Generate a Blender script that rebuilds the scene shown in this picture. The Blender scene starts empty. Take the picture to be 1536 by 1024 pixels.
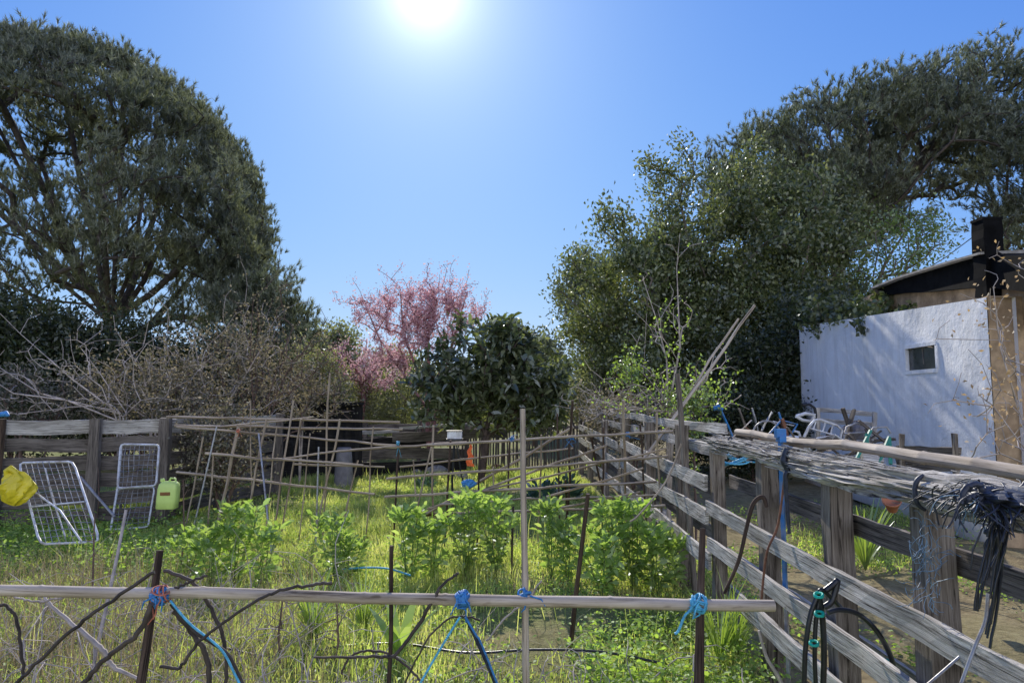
import bpy, math, random
import numpy as np
from mathutils import Vector, Matrix
R = math.radians
rng = np.random.default_rng(7)
random.seed(7)
scn = bpy.context.scene
col = scn.collection

# ------------------------------------------------------------------ camera
F = 1024.0; PITCH = math.atan((600-512)/F); CAMZ = 1.6
cam_d = bpy.data.cameras.new('camera'); cam = bpy.data.objects.new('camera', cam_d); col.objects.link(cam)
cam_d.sensor_width = 36; cam_d.lens = 36*F/1536; cam_d.clip_end = 3000; cam_d.clip_start = 0.05
cam.location = (0, 0, CAMZ); cam.rotation_euler = (math.pi/2+PITCH, 0, 0)
scn.camera = cam
cp, sp = math.cos(PITCH), math.sin(PITCH)
def ray(px, py):
    x = (px-768)/F; v = (512-py)/F
    return np.array([x, cp - v*sp, sp + v*cp])
def P(px, py, Y):
    """world point seen at photo pixel px,py that stands Y metres ahead"""
    d = ray(px, py); return np.array([0, 0, CAMZ]) + d*(Y/d[1])
def X(px, Y): return (px-768)/F*Y          # lateral metres near the horizon
def Z(py, Y): return P(768, py, Y)[2]

# ------------------------------------------------------------------ materials
def new_mat(name):
    m = bpy.data.materials.new(name); m.use_nodes = True
    nt = m.node_tree; nt.nodes.clear()
    out = nt.nodes.new('ShaderNodeOutputMaterial')
    return m, nt, out
def ramp(nt, fac, stops):
    r = nt.nodes.new('ShaderNodeValToRGB'); nt.links.new(fac, r.inputs[0])
    els = r.color_ramp.elements
    while len(els) < len(stops): els.new(0.5)
    for e, (p, c) in zip(els, stops): e.position = p; e.color = (*c, 1)
    return r.outputs[0]
def noise(nt, vec, scale, detail=4, rough=.6, dist=0):
    n = nt.nodes.new('ShaderNodeTexNoise'); n.inputs['Scale'].default_value = scale
    n.inputs['Detail'].default_value = detail; n.inputs['Roughness'].default_value = rough
    n.inputs['Distortion'].default_value = dist
    if vec is not None: nt.links.new(vec, n.inputs['Vector'])
    return n.outputs['Fac']
def mapping(nt, vec, scale):
    m = nt.nodes.new('ShaderNodeMapping'); m.inputs['Scale'].default_value = scale
    nt.links.new(vec, m.inputs['Vector']); return m.outputs[0]
def mixc(nt, f, a, b, mode='MIX'):
    m = nt.nodes.new('ShaderNodeMix'); m.data_type = 'RGBA'; m.blend_type = mode
    if isinstance(f, (int, float)): m.inputs[0].default_value = f
    else: nt.links.new(f, m.inputs[0])
    for k, c in ((6, a), (7, b)):
        if isinstance(c, tuple): m.inputs[k].default_value = (*c, 1)
        else: nt.links.new(c, m.inputs[k])
    return m.outputs[2]
def bump(nt, h, strength, dist):
    b = nt.nodes.new('ShaderNodeBump'); b.inputs['Strength'].default_value = strength
    b.inputs['Distance'].default_value = dist; nt.links.new(h, b.inputs['Height']); return b.outputs[0]
def surf(nt, out, colr, rough=.8, nrm=None, metal=0, spec=.3):
    b = nt.nodes.new('ShaderNodeBsdfPrincipled')
    if isinstance(colr, tuple): b.inputs['Base Color'].default_value = (*colr, 1)
    else: nt.links.new(colr, b.inputs['Base Color'])
    b.inputs['Roughness'].default_value = rough; b.inputs['Metallic'].default_value = metal
    b.inputs['Specular IOR Level'].default_value = spec
    if nrm is not None: nt.links.new(nrm, b.inputs['Normal'])
    nt.links.new(b.outputs[0], out.inputs[0]); return b
def wood_mat(name, dark, mid, light, su=3, sv=60, bs=.6, moss=None):
    m, nt, out = new_mat(name)
    uv = nt.nodes.new('ShaderNodeUVMap').outputs[0]
    a = noise(nt, mapping(nt, uv, (su, sv*1.5, 1)), 1.0, 8, .7, 1.1)
    kn = noise(nt, mapping(nt, uv, (9, 26, 1)), 1.0, 2, .5)
    b = noise(nt, mapping(nt, uv, (1.7, 6, 1)), 1.0, 3, .6)
    c = ramp(nt, a, [(.36, dark), (.46, mid), (.62, light)])
    t = ramp(nt, b, [(.3, tuple(x*.55 for x in mid)), (.7, (1, 1, 1))])
    cc = mixc(nt, .7, c, t, 'MULTIPLY')
    kk = ramp(nt, kn, [(.66, (1, 1, 1)), (.74, (.3, .26, .22))])
    cc = mixc(nt, .7, cc, kk, 'MULTIPLY')
    if moss:
        g = nt.nodes.new('ShaderNodeNewGeometry').outputs['Position']
        mk = ramp(nt, noise(nt, g, 5, 4), [(.55, (0, 0, 0)), (.7, (1, 1, 1))])
        cc = mixc(nt, mk, cc, moss)
    surf(nt, out, cc, .85, bump(nt, a, bs, .01), spec=.25); return m
def plain_mat(name, c, rough=.6, metal=0, var=.25, scale=12, spec=.4, dirt=None):
    m, nt, out = new_mat(name)
    g = nt.nodes.new('ShaderNodeNewGeometry').outputs['Position']
    n = noise(nt, g, scale, 5)
    lo = tuple(x*(1-var) for x in c); hi = tuple(min(1, x*(1+var)) for x in c)
    cc = ramp(nt, n, [(.35, lo), (.65, hi)])
    if dirt:
        mk = ramp(nt, noise(nt, g, scale*.4, 5, .7), [(.45, (0, 0, 0)), (.7, (.9, .9, .9))])
        cc = mixc(nt, mk, cc, dirt)
    surf(nt, out, cc, rough, bump(nt, n, .25, .01), metal, spec); return m
def leaf_mat(name, stops, trans=.45, gloss=.12, grough=.4, patch=.35, back=None, dry=None):
    """stops: colours picked at random per leaf; patch: slow light/dark clumps"""
    m, nt, out = new_mat(name)
    g = nt.nodes.new('ShaderNodeNewGeometry')
    k = len(stops)
    c = ramp(nt, g.outputs['Random Per Island'], [(i/max(1, k-1), s) for i, s in enumerate(stops)])
    n = noise(nt, g.outputs['Position'], 1.3, 3)
    pc = ramp(nt, n, [(.35, (1-patch,)*3), (.65, (1+patch*.3,)*3)])
    c = mixc(nt, 1.0, c, pc, 'MULTIPLY')
    if dry:
        dk = ramp(nt, noise(nt, g.outputs['Position'], 2.6, 5, .7), [(.5, (0, 0, 0)), (.66, (.75, .75, .75))]); c = mixc(nt, dk, c, dry)
    d = nt.nodes.new('ShaderNodeBsdfDiffuse'); nt.links.new(c, d.inputs[0])
    t = nt.nodes.new('ShaderNodeBsdfTranslucent')
    tc = mixc(nt, 1.0, c, back or (1.6, 1.7, .7), 'MULTIPLY'); nt.links.new(tc, t.inputs[0])
    mx = nt.nodes.new('ShaderNodeMixShader'); mx.inputs[0].default_value = trans
    nt.links.new(d.outputs[0], mx.inputs[1]); nt.links.new(t.outputs[0], mx.inputs[2])
    gl = nt.nodes.new('ShaderNodeBsdfGlossy'); gl.inputs['Roughness'].default_value = grough
    gl.inputs[0].default_value = (.9, .95, 1, 1)
    m2 = nt.nodes.new('ShaderNodeMixShader'); m2.inputs[0].default_value = gloss
    nt.links.new(mx.outputs[0], m2.inputs[1]); nt.links.new(gl.outputs[0], m2.inputs[2])
    nt.links.new(m2.outputs[0], out.inputs[0]); return m

M = {}
M['plank'] = wood_mat('weathered_plank', (.05, .042, .036), (.45, .42, .375), (.86, .82, .75))
M['plank_dark'] = wood_mat('dark_plank', (.03, .026, .024), (.17, .145, .125), (.32, .28, .24))
M['post'] = wood_mat('post_wood', (.05, .04, .032), (.22, .185, .15), (.40, .35, .29), 3, 40, .5)
M['rough_rail'] = wood_mat('splintered_wood', (.05, .044, .04), (.56, .52, .46), (.9, .86, .79), 4, 55, 1.0)
M['bamboo'] = wood_mat('bamboo_cane', (.24, .19, .14), (.54, .46, .36), (.72, .63, .52), 2, 30, .2)
M['cane'] = wood_mat('thin_cane', (.16, .12, .08), (.42, .34, .25), (.62, .52, .4), 2, 30, .2)
M['stake'] = wood_mat('dark_stake', (.02, .015, .012), (.09, .06, .045), (.17, .12, .09), 3, 40, .5)
M['burnt'] = wood_mat('black_wood', (.008, .008, .008), (.022, .02, .02), (.05, .046, .045), 3, 30, .4)
M['bark_pine'] = plain_mat('pine_bark', (.075, .062, .055), .9, var=.5, scale=9)
M['bark'] = plain_mat('grey_bark', (.16, .135, .11), .9, var=.4, scale=15)
M['bark_dark'] = plain_mat('dark_bark', (.07, .05, .042), .9, var=.4, scale=15)
M['twig_pale'] = plain_mat('pale_twig', (.42, .36, .31), .85, var=.35, scale=9)
M['twig_brown'] = plain_mat('brown_twig', (.15, .1, .08), .85, var=.4, scale=9)
M['vine'] = plain_mat('dark_vine', (.07, .055, .045), .8, var=.5, scale=14)
M['white_metal'] = plain_mat('white_tube', (.62, .64, .68), .4, 0, .15, 20, .5, (.25, .2, .15))
M['wire'] = plain_mat('galvanised_wire', (.36, .37, .39), .45, .3, .2, 30, .5, (.2, .15, .12))
M['yellow'] = plain_mat('yellow_plastic', (.68, .56, .03), .35, 0, .15, 6)
M['palegreen'] = plain_mat('pale_green_plastic', (.52, .68, .2), .35, 0, .1, 6)
M['rustlabel'] = plain_mat('brown_label', (.22, .1, .03), .6)
M['blue'] = plain_mat('blue_twine', (.05, .22, .5), .55, 0, .3, 60)
M['cyan'] = plain_mat('light_blue_twine', (.1, .42, .62), .55, 0, .3, 60)
M['bluepaint'] = plain_mat('blue_paint', (.02, .17, .45), .45, 0, .2, 12, .5, (.25, .27, .3))
M['green_paint'] = plain_mat('green_paint', (.01, .2, .15), .45, 0, .2, 12)
M['teal'] = plain_mat('teal_clip', (.01, .45, .33), .45)
M['black_plastic'] = plain_mat('black_hose', (.018, .02, .024), .32, 0, .3, 12, .5)
M['net'] = plain_mat('dark_net', (.03, .036, .055), .5, 0, .5, 30, .5)
M['net_blue'] = plain_mat('blue_fibre', (.16, .26, .36), .5, 0, .5, 30, .5)
M['white_plastic'] = plain_mat('white_plastic', (.7, .72, .74), .4, 0, .12, 9, .5, (.35, .32, .28))
M['grey_cloth'] = plain_mat('grey_sheet', (.2, .19, .2), .8, 0, .2, 9)
M['orange'] = plain_mat('orange_cloth', (.85, .16, .04), .7, 0, .2, 20)
M['red_cloth'] = plain_mat('faded_red_tie', (.5, .17, .1), .7, 0, .3, 60)
M['terracotta'] = plain_mat('terracotta', (.42, .17, .09), .8, 0, .2, 12)
M['stone'] = plain_mat('stone', (.3, .28, .25), .85, 0, .3, 12)
M['rust'] = plain_mat('rust', (.2, .09, .05), .8, 0, .4, 20)
M['umber'] = plain_mat('roof_black', (.006, .006, .0065), .9, 0, .5, 6, .1)
M['soil'] = plain_mat('mud_wall', (.40, .29, .18), .9, 0, .35, 5, .2, (.22, .15, .09))
M['glass'] = plain_mat('dusty_glass', (.06, .065, .06), .2, 0, .4, 5, .6)

# foliage
M['grass'] = leaf_mat('grass_blades', [(.30, .42, .09), (.52, .60, .17), (.72, .72, .32), (.38, .52, .11)], .55, .05, .45, .35, (1.45, 1.5, .8), (.66, .6, .34))
M['drygrass'] = leaf_mat('dry_blades', [(.3, .25, .15), (.42, .36, .24), (.24, .2, .12)], .4, .04, .5, .3, (1.1, 1, .8))
M['weed'] = leaf_mat('weed_leaves', [(.24, .36, .08), (.42, .56, .15), (.32, .45, .13)], .5, .03, .5, .4)
M['bean'] = leaf_mat('bean_leaves', [(.22, .33, .10), (.38, .5, .17), (.27, .38, .15), (.46, .55, .26)], .5, .05, .38, .3)
M['pine'] = leaf_mat('pine_needles', [(.075, .09, .045), (.13, .15, .08), (.3, .31, .18), (.09, .11, .06)], .35, .08, .45, .4, (1.3, 1.35, .85))
M['pine_b'] = leaf_mat('pine_needles_soft', [(.09, .11, .06), (.15, .175, .10), (.29, .31, .19)], .35, .08, .45, .4, (1.3, 1.35, .85))
M['broad'] = leaf_mat('laurel_leaves', [(.07, .1, .035), (.14, .18, .055), (.30, .32, .14), (.12, .14, .06)], .38, .07, .4, .5, (1.3, 1.35, .8))
M['broad_y'] = leaf_mat('young_leaves', [(.16, .24, .05), (.24, .32, .07), (.12, .18, .05)], .5, .1, .4, .2)
M['loquat'] = leaf_mat('loquat_leaves', [(.05, .07, .03), (.12, .15, .07), (.27, .29, .16), (.08, .11, .05)], .35, .1, .35, .3)
M['olive'] = leaf_mat('olive_leaves', [(.17, .15, .10), (.28, .25, .18), (.13, .14, .08), (.4, .35, .28)], .38, .03, .5, .5, (1.25, 1.15, .85))
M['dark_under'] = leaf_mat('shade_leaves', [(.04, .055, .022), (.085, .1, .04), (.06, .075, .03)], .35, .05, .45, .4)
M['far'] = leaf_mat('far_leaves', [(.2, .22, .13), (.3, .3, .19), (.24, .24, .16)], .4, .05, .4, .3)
M['pink'] = leaf_mat('pink_blossom', [(.74, .44, .48), (.82, .6, .64), (.58, .30, .34), (.85, .72, .74)], .45, .03, .5, .2, (1.1, 1, 1))
M['tanleaf'] = leaf_mat('tan_leaves', [(.45, .34, .18), (.55, .44, .27), (.33, .24, .14)], .4, .04, .5, .2, (1.2, 1, .7))
M['agave'] = leaf_mat('strap_leaves', [(.18, .27, .06), (.28, .36, .09)], .5, .12, .35, .2)
M['dim'] = leaf_mat('cabbage_leaves', [(.05, .11, .08), (.08, .15, .11)], .3, .12, .35, .2)

# ------------------------------------------------------------------ object helpers
def link(o): col.objects.link(o); return o
def tag(o, label=None, cat=None, group=None, kind=None):
    if label: o['label'] = label
    if cat: o['category'] = cat
    if group: o['group'] = group
    if kind: o['kind'] = kind
    return o
def thing(name, label, cat, loc=(0, 0, 0), rz=0, group=None):
    o = bpy.data.objects.new(name, None); o.empty_display_size = .1; link(o)
    o.location = tuple(float(v) for v in loc); o.rotation_euler = (0, 0, rz)
    return tag(o, label, cat, group)
def copy_tree(o, parent=None):
    c = o.copy(); link(c); c.parent = parent
    for ch in list(o.children): copy_tree(ch, c)
    return c

class MB:
    """collects lofts, boxes and leaves into one mesh; coordinates are world, build() moves them to the parent's frame"""
    def __init__(s): s.V = []; s.F = []; s.U = []; s.S = []; s.n = 0
    def raw(s, V, Fc, U=None, smooth=False):
        V = np.asarray(V, float); b = s.n; s.V.append(V); s.n += len(V)
        for f in Fc: s.F.append([i+b for i in f]); s.S.append(smooth)
        s.U.append(np.asarray(U, float) if U is not None else V[:, :2].copy())
    def loft(s, rings, smooth=True, caps=True, uoff=None):
        rings = np.asarray(rings, float); m, k, _ = rings.shape      # k points per closed ring
        rr = np.concatenate([rings, rings[:, :1]], 1)
        cen = rings.mean(1); L = np.concatenate([[0], np.cumsum(np.linalg.norm(np.diff(cen, axis=0), axis=1))])
        per = np.concatenate([[0], np.cumsum(np.linalg.norm(np.diff(rr[0], axis=0), axis=1))])
        uo = rng.uniform(0, 50) if uoff is None else uoff; vo = rng.uniform(0, 9)
        U = np.stack([np.repeat(L[:, None]+uo, k+1, 1), np.repeat(per[None]+vo, m, 0)], -1).reshape(-1, 2)
        V = rr.reshape(-1, 3); K = k+1
        Fc = [(i*K+j, i*K+j+1, (i+1)*K+j+1, (i+1)*K+j) for i in range(m-1) for j in range(k)]
        s.raw(V, Fc, U, smooth)
        if caps:
            for r, rev in ((rings[0], True), (rings[-1], False)):
                idx = list(range(k)); s.raw(r, [idx[::-1] if rev else idx], r[:, :2]*1.0+r[:, 2:3], False)
    def tube(s, pts, rad, k=8, caps=True, smooth=True, jit=0):
        pts = np.asarray(pts, float); m = len(pts)
        rad = np.full(m, rad) if np.isscalar(rad) else np.asarray(rad, float)
        t = np.gradient(pts, axis=0); t /= np.linalg.norm(t, axis=1)[:, None]+1e-9
        ref = np.array([0, 0, 1.]) if abs(t[0][2]) < .85 else np.array([1., 0, 0])
        rings = []; a = np.arange(k)*2*np.pi/k
        u = None
        for i in range(m):
            if u is None: u = np.cross(t[i], ref)
            else: u = u-t[i]*np.dot(u, t[i])
            u = u/(np.linalg.norm(u)+1e-9); v = np.cross(t[i], u)
            rr = rad[i]*(1+(rng.uniform(-jit, jit, k) if jit else 0))
            rings.append(pts[i]+(np.cos(a)*rr)[:, None]*u+(np.sin(a)*rr)[:, None]*v)
        s.loft(rings, smooth, caps)
    def bar(s, a, b, w, h, up=(0, 0, 1), seg=1, jit=0, taper=1, warp=0):
        """board from a to b, w thick across, h tall along up"""
        a = np.asarray(a, float); b = np.asarray(b, float); up = np.asarray(up, float)
        t = (b-a)/np.linalg.norm(b-a); x = np.cross(t, up); x /= np.linalg.norm(x); u = np.cross(x, t)
        rings = []; ph = rng.uniform(0, 6, 3)
        for i in range(seg+1):
            f = i/seg; c = a+(b-a)*f
            c = c+u*warp*math.sin(ph[0]+f*5)+x*warp*.5*math.sin(ph[1]+f*4)
            ww = w*(1+(taper-1)*f)/2; hh = h*(1+(taper-1)*f)/2
            q = [c-x*ww-u*hh, c+x*ww-u*hh, c+x*ww+u*hh, c-x*ww+u*hh]
            if jit: q = [p+rng.normal(0, jit, 3) for p in q]
            rings.append(q)
        s.loft(rings, False)
    def box(s, c, sx, sy, sz, rz=0):
        c = np.asarray(c, float); d = np.array([math.cos(rz), math.sin(rz), 0])*sx/2
        s.bar(c-d, c+d, sy, sz)
    def lathe(s, c, prof, k=20, axis=(0, 0, 1)):
        ax = Vector(axis).normalized(); q = np.array(Vector((0, 0, 1)).rotation_difference(ax).to_matrix())
        a = np.arange(k)*2*np.pi/k
        s.loft([np.asarray(c)+(q@np.stack([np.cos(a)*r, np.sin(a)*r, np.full(k, z)]))  .T for r, z in prof])
    def build(s, name, mat, parent=None, at=None):
        V = np.concatenate(s.V) if s.V else np.zeros((0, 3)); U = np.concatenate(s.U)
        off = np.zeros(3)
        if parent is not None:
            mw = Matrix.LocRotScale(parent.location, parent.rotation_euler, parent.scale)
            if parent.parent: mw = Matrix.LocRotScale(parent.parent.location, parent.parent.rotation_euler, parent.parent.scale)@mw
            mi = np.array(mw.inverted()); V = V@mi[:3, :3].T+mi[:3, 3]
        elif at is not None: off = np.asarray(at, float); V = V-off
        me = bpy.data.meshes.new(name); me.from_pydata(V.tolist(), [], s.F)
        me.polygons.foreach_set('use_smooth', s.S)
        uvl = me.uv_layers.new(name='UVMap'); li = np.zeros(len(me.loops), int); me.loops.foreach_get('vertex_index', li)
        uvl.data.foreach_set('uv', U[li].ravel())
        me.materials.append(mat); me.update()
        o = bpy.data.objects.new(name, me); link(o); o.location = off
        if parent is not None: o.parent = parent
        return o
def np_obj(name, V, k, mat, parent=None, at=(0, 0, 0), smooth=False):
    """V: (n,k,3) separate k-gons"""
    V = np.asarray(V, float)
    if parent is not None: V = V-np.array(parent.location)
    else: V = V-np.asarray(at, float)
    n = V.shape[0]; me = bpy.data.meshes.new(name)
    me.vertices.add(n*k); me.vertices.foreach_set('co', V.reshape(-1))
    me.loops.add(n*k); me.loops.foreach_set('vertex_index', np.arange(n*k, dtype=np.int32))
    me.polygons.add(n); me.polygons.foreach_set('loop_start', np.arange(0, n*k, k, dtype=np.int32))
    me.update(calc_edges=True); me.validate()
    me.materials.append(mat)
    o = bpy.data.objects.new(name, me); link(o)
    if parent is not None: o.parent = parent
    else: o.location = tuple(float(v) for v in at)
    return o
def unit(v): return v/(np.linalg.norm(v, axis=-1, keepdims=True)+1e-9)
def leaves(c, d, L, W, fold=.25, droop=0):
    """diamond leaves: centres c, directions d"""
    n = len(c); d = unit(d); L = np.broadcast_to(L, n)[:, None]; W = np.broadcast_to(W, n)[:, None]
    r = rng.normal(size=(n, 3)); s_ = unit(np.cross(d, r)); nn = np.cross(s_, d)
    base = c; tip = c+d*L-np.array([0, 0, 1])*droop*L
    m = c+d*L*.5
    return np.stack([base, m+s_*W/2+nn*W*fold, tip, m-s_*W/2+nn*W*fold], 1)
def oval_leaves(c, d, L, W, flat=.7):
    """six-cornered ovate leaves, faces turned mostly upward"""
    n = len(c); d = unit(d); L = np.broadcast_to(L, n)[:, None]; W = np.broadcast_to(W, n)[:, None]
    up = unit(np.array([0, 0, 1.])*flat+rng.normal(size=(n, 3))*.45)
    s_ = unit(np.cross(d, up)); nn = np.cross(s_, d)
    return np.stack([c, c+d*L*.28+s_*W*.5+nn*W*.12, c+d*L*.65+s_*W*.42+nn*W*.12, c+d*L-np.array([0, 0, .15])*L,
                     c+d*L*.65-s_*W*.42+nn*W*.12, c+d*L*.28-s_*W*.5+nn*W*.12], 1)
def needles(c, d, L, W, K, spread=.55):
    n = len(c); d = np.repeat(unit(d), K, 0); c = np.repeat(c, K, 0)
    dd = unit(d+rng.normal(size=(n*K, 3))*spread)
    l = (np.broadcast_to(L, n).repeat(K)*rng.uniform(.7, 1.1, n*K))[:, None]
    s_ = unit(np.cross(dd, rng.normal(size=(n*K, 3))))*W/2
    c = c+d*l*rng.uniform(-.5, .35, n*K)[:, None]
    return np.stack([c-s_, c+s_, c+dd*l], 1)

# ------------------------------------------------------------------ skeleton grower
def grow(stems, tips, alpha=.35, step=.5, wob=.06, lift=0.):
    pos = []; par = []; plen = []; chains = []
    for st in stems:
        st = [np.asarray(p, float) for p in st]; ch = []
        for i, p in enumerate(st):
            if i == 0 and pos and np.linalg.norm(pos[0]-p) < 1e-6: ch.append(0); continue
            pr = ch[-1] if ch else -1
            pos.append(p); par.append(pr); plen.append(0 if pr < 0 else plen[pr]+np.linalg.norm(p-pos[pr])); ch.append(len(pos)-1)
        chains.append(ch)
    base = pos[0]
    tips = np.asarray(tips); tips = tips[np.argsort(np.linalg.norm(tips-base, axis=1))]
    isT = []
    for t in tips:
        A = np.array(pos); d = np.linalg.norm(A-t, axis=1); c = d+alpha*np.array(plen)+np.maximum(0, A[:, 2]-t[2])*.6
        k = int(np.argmin(c)); D = d[k]
        pdir = unit(A[k]-A[par[k]]) if par[k] >= 0 else np.array([0, 0, 1.])
        ctl = A[k]*.5+t*.5+pdir*D*.18+np.array([0, 0, lift])*D+rng.normal(0, wob*D+1e-4, 3)
        n = max(2, int(math.ceil(D/step))); ch = [k]; pr = k
        for i in range(1, n+1):
            f = i/n; p = (1-f)**2*A[k]+2*f*(1-f)*ctl+f*f*t
            if i < n: p = p+rng.normal(0, wob*step*.5, 3)
            pos.append(p); par.append(pr); plen.append(plen[pr]+np.linalg.norm(p-pos[pr])); pr = len(pos)-1; ch.append(pr)
        chains.append(ch); isT.append(pr)
    cnt = np.zeros(len(pos))
    for t in isT: cnt[t] += 1
    for i in range(len(pos)-1, 0, -1):
        if par[i] >= 0: cnt[par[i]] += cnt[i]
    return np.array(pos), np.array(par), chains, np.maximum(cnt, 1), isT
def branches(mb, sk, rtip, rtrunk, k=5):
    pos, par, chains, cnt, isT = sk
    e = math.log(rtrunk/rtip)/math.log(max(2, cnt.max())); r = rtip*cnt**e
    for ch in chains:
        rr = r[ch].copy()
        rr[0] = min(rr[0], rr[1]*1.3)
        mb.tube(pos[ch], rr, k=k if rr[0] < .05 else 8, caps=False)
def blob_pts(blobs, n, shell=.6, cond=None):
    """random points in ellipsoids (centre, radii), pushed toward their shells"""
    w = np.array([np.prod(b[1])**(2/3) for b in blobs]); w /= w.sum(); out = []
    while len(out) < n:
        b = blobs[rng.choice(len(blobs), p=w)]
        d = unit(rng.normal(size=3)); f = rng.uniform(shell, 1)**.7
        if cond and not cond(d): continue
        out.append(np.array(b[0])+d*np.array(b[1])*f)
    return np.array(out)
def B(px, py, Y, rx, rz, ry=None):
    """ellipsoid by photo centre, depth and radii in metres"""
    return (P(px, py, Y), (rx, ry or rx, rz))

# ------------------------------------------------------------------ ground
def gh(x, y):
    return .03*np.sin(x*1.3+.5)*np.cos(y*.9)+.02*np.sin(x*3.1+y*2.3)+.012*np.sin(x*7.7-y*5.1)
def axis_pts(lo, hi, n, far):
    core = np.linspace(lo, hi, n); g = np.geomspace(.3, far, 22)
    return np.concatenate([(lo-g)[::-1], core, hi+g])
gx = axis_pts(-9, 9, 150, 1200); gy = axis_pts(-2, 20, 180, 1200)
GX, GY = np.meshgrid(gx, gy); fade = np.exp(-np.maximum(0, np.hypot(GX, GY-8)-20)/30)
V = np.stack([GX, GY, gh(GX, GY)*fade], -1).reshape(-1, 3); nx = len(gx)
Fc = [(j*nx+i, j*nx+i+1, (j+1)*nx+i+1, (j+1)*nx+i) for j in range(len(gy)-1) for i in range(nx-1)]
m, nt, out = new_mat('ground_soil')
g = nt.nodes.new('ShaderNodeNewGeometry').outputs['Position']
n1 = noise(nt, g, .8, 5, .6); n2 = noise(nt, g, 9, 7, .75); n3 = noise(nt, g, 45, 5, .7)
soil = ramp(nt, n2, [(.3, (.12, .085, .05)), (.5, (.3, .23, .13)), (.7, (.42, .35, .2))])
grn = ramp(nt, n3, [(.3, (.07, .10, .025)), (.7, (.34, .4, .12))])
mk = ramp(nt, n1, [(.42, (.85, .85, .85)), (.62, (.2, .2, .2))])
sx_ = nt.nodes.new('ShaderNodeSeparateXYZ'); nt.links.new(g, sx_.inputs[0])
mr = nt.nodes.new('ShaderNodeMapRange'); mr.inputs[1].default_value = 1.3; mr.inputs[2].default_value = 1.9; mr.inputs[3].default_value = 1; mr.inputs[4].default_value = .25; nt.links.new(sx_.outputs[0], mr.inputs[0])
mk = mixc(nt, 1.0, mk, mr.outputs[0], 'MULTIPLY')
surf(nt, out, mixc(nt, mk, soil, grn), .95, bump(nt, mixc(nt, .5, n2, n3), .9, .04), spec=.1)
M['ground'] = m
me = bpy.data.meshes.new('ground'); me.from_pydata(V.tolist(), [], Fc); me.polygons.foreach_set('use_smooth', [True]*len(Fc))
me.materials.append(m); tag(link(bpy.data.objects.new('ground', me)), kind='structure')

# ------------------------------------------------------------------ right-hand fence
def frange_pts(a, b, n): return [a+(b-a)*i/(n-1) for i in range(n)]
FX = 1.45
nf = thing('plank_fence', 'near stretch of weathered plank fence with splintered top rail on the right', 'fence', (FX, 3, 0))
for i, (px, Y, top, w) in enumerate([(1072, 5.02, 1.30, .09), (1146, 4.08, 1.26, .1), (1249, 3.19, 1.27, .1), (1386, 2.49, 1.22, .105), (1700, 1.66, 1.22, .1)]):
    b = MB(); c = X(px, Y); b.bar((c, Y, -.05), (c+rng.normal(0, .01), Y, top), w, w*.9, up=(0, 1, 0), seg=6, jit=.003); b.build('post', M['post'], nf)
for zt, xs, y0, y1 in ((.885, -.045, 5.0, 1.0), (.63, -.045, 4.98, 1.0)):
    b = MB(); b.bar((FX+xs, y0, zt-.05), (FX+xs, y1, zt-.06), .024, .09, seg=26, jit=.0022, warp=.006); b.build('plank', M['plank'], nf)
b = MB(); b.bar((FX-.05, 4.3, .36), (FX-.05, 1.0, .34), .024, .1, seg=20, jit=.003, warp=.01); b.build('plank', M['plank'], nf)
for zt, y0 in ((1.08, 5.0), (.79, 5.4), (.54, 5.3), (.28, 5.3)):
    b = MB(); b.bar((FX+.13, y0, zt-.055), (FX+.13, 1.0, zt-.055), .022, .09, seg=24, jit=.002, warp=.006); b.build('plank', M['plank_dark'] if zt > .7 else M['plank'], nf)
# splintered top rail: long rugged log half eaten by weather
rings = []; ns = 190; K = 44
groove = rng.normal(0, 1, (16, K)); groove = np.stack([np.interp(np.linspace(0, 15, ns), range(16), groove[:, k]) for k in range(K)], 1)
fine = rng.normal(0, 1, (26, K)); fine = np.stack([np.interp(np.linspace(0, 25, ns), range(26), fine[:, k]) for k in range(K)], 1)
for i in range(ns):
    f = i/(ns-1); y = 5.02-4.1*f; base_r = .043+.02*min(1, f*1.6)
    a = np.arange(K)*2*np.pi/K
    rad = base_r*(1+.12*groove[i]+.13*fine[i]-.1*(np.arange(K) % 2)+.06*np.sin(a*3+f*4))
    rad = np.clip(rad, base_r*.6, base_r*1.35)
    rx = rad*1.05; rz = rad*.92
    rings.append(np.stack([FX+.01+np.cos(a)*rx+.012*math.sin(f*7), np.full(K, y), 1.285+.012*math.sin(f*11)+np.sin(a)*rz], 1))
b = MB(); b.loft(rings, False)
for i in range(330):      # loose splinters lifting off the rail
    y = rng.uniform(1.0, 4.9); a = rng.uniform(-.3, 4.2); r = .06; l = rng.uniform(.1, .5)
    p = np.array([FX+.01+math.cos(a)*r*1.05, y, 1.285+math.sin(a)*r*1.1])
    q = p+np.array([rng.normal(0, .008), l, rng.normal(0, .01)])
    b.bar(p, q, rng.uniform(.004, .012), rng.uniform(.003, .008), seg=2, jit=.001, taper=.2)
b.build('top_rail', M['rough_rail'], nf)

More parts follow.
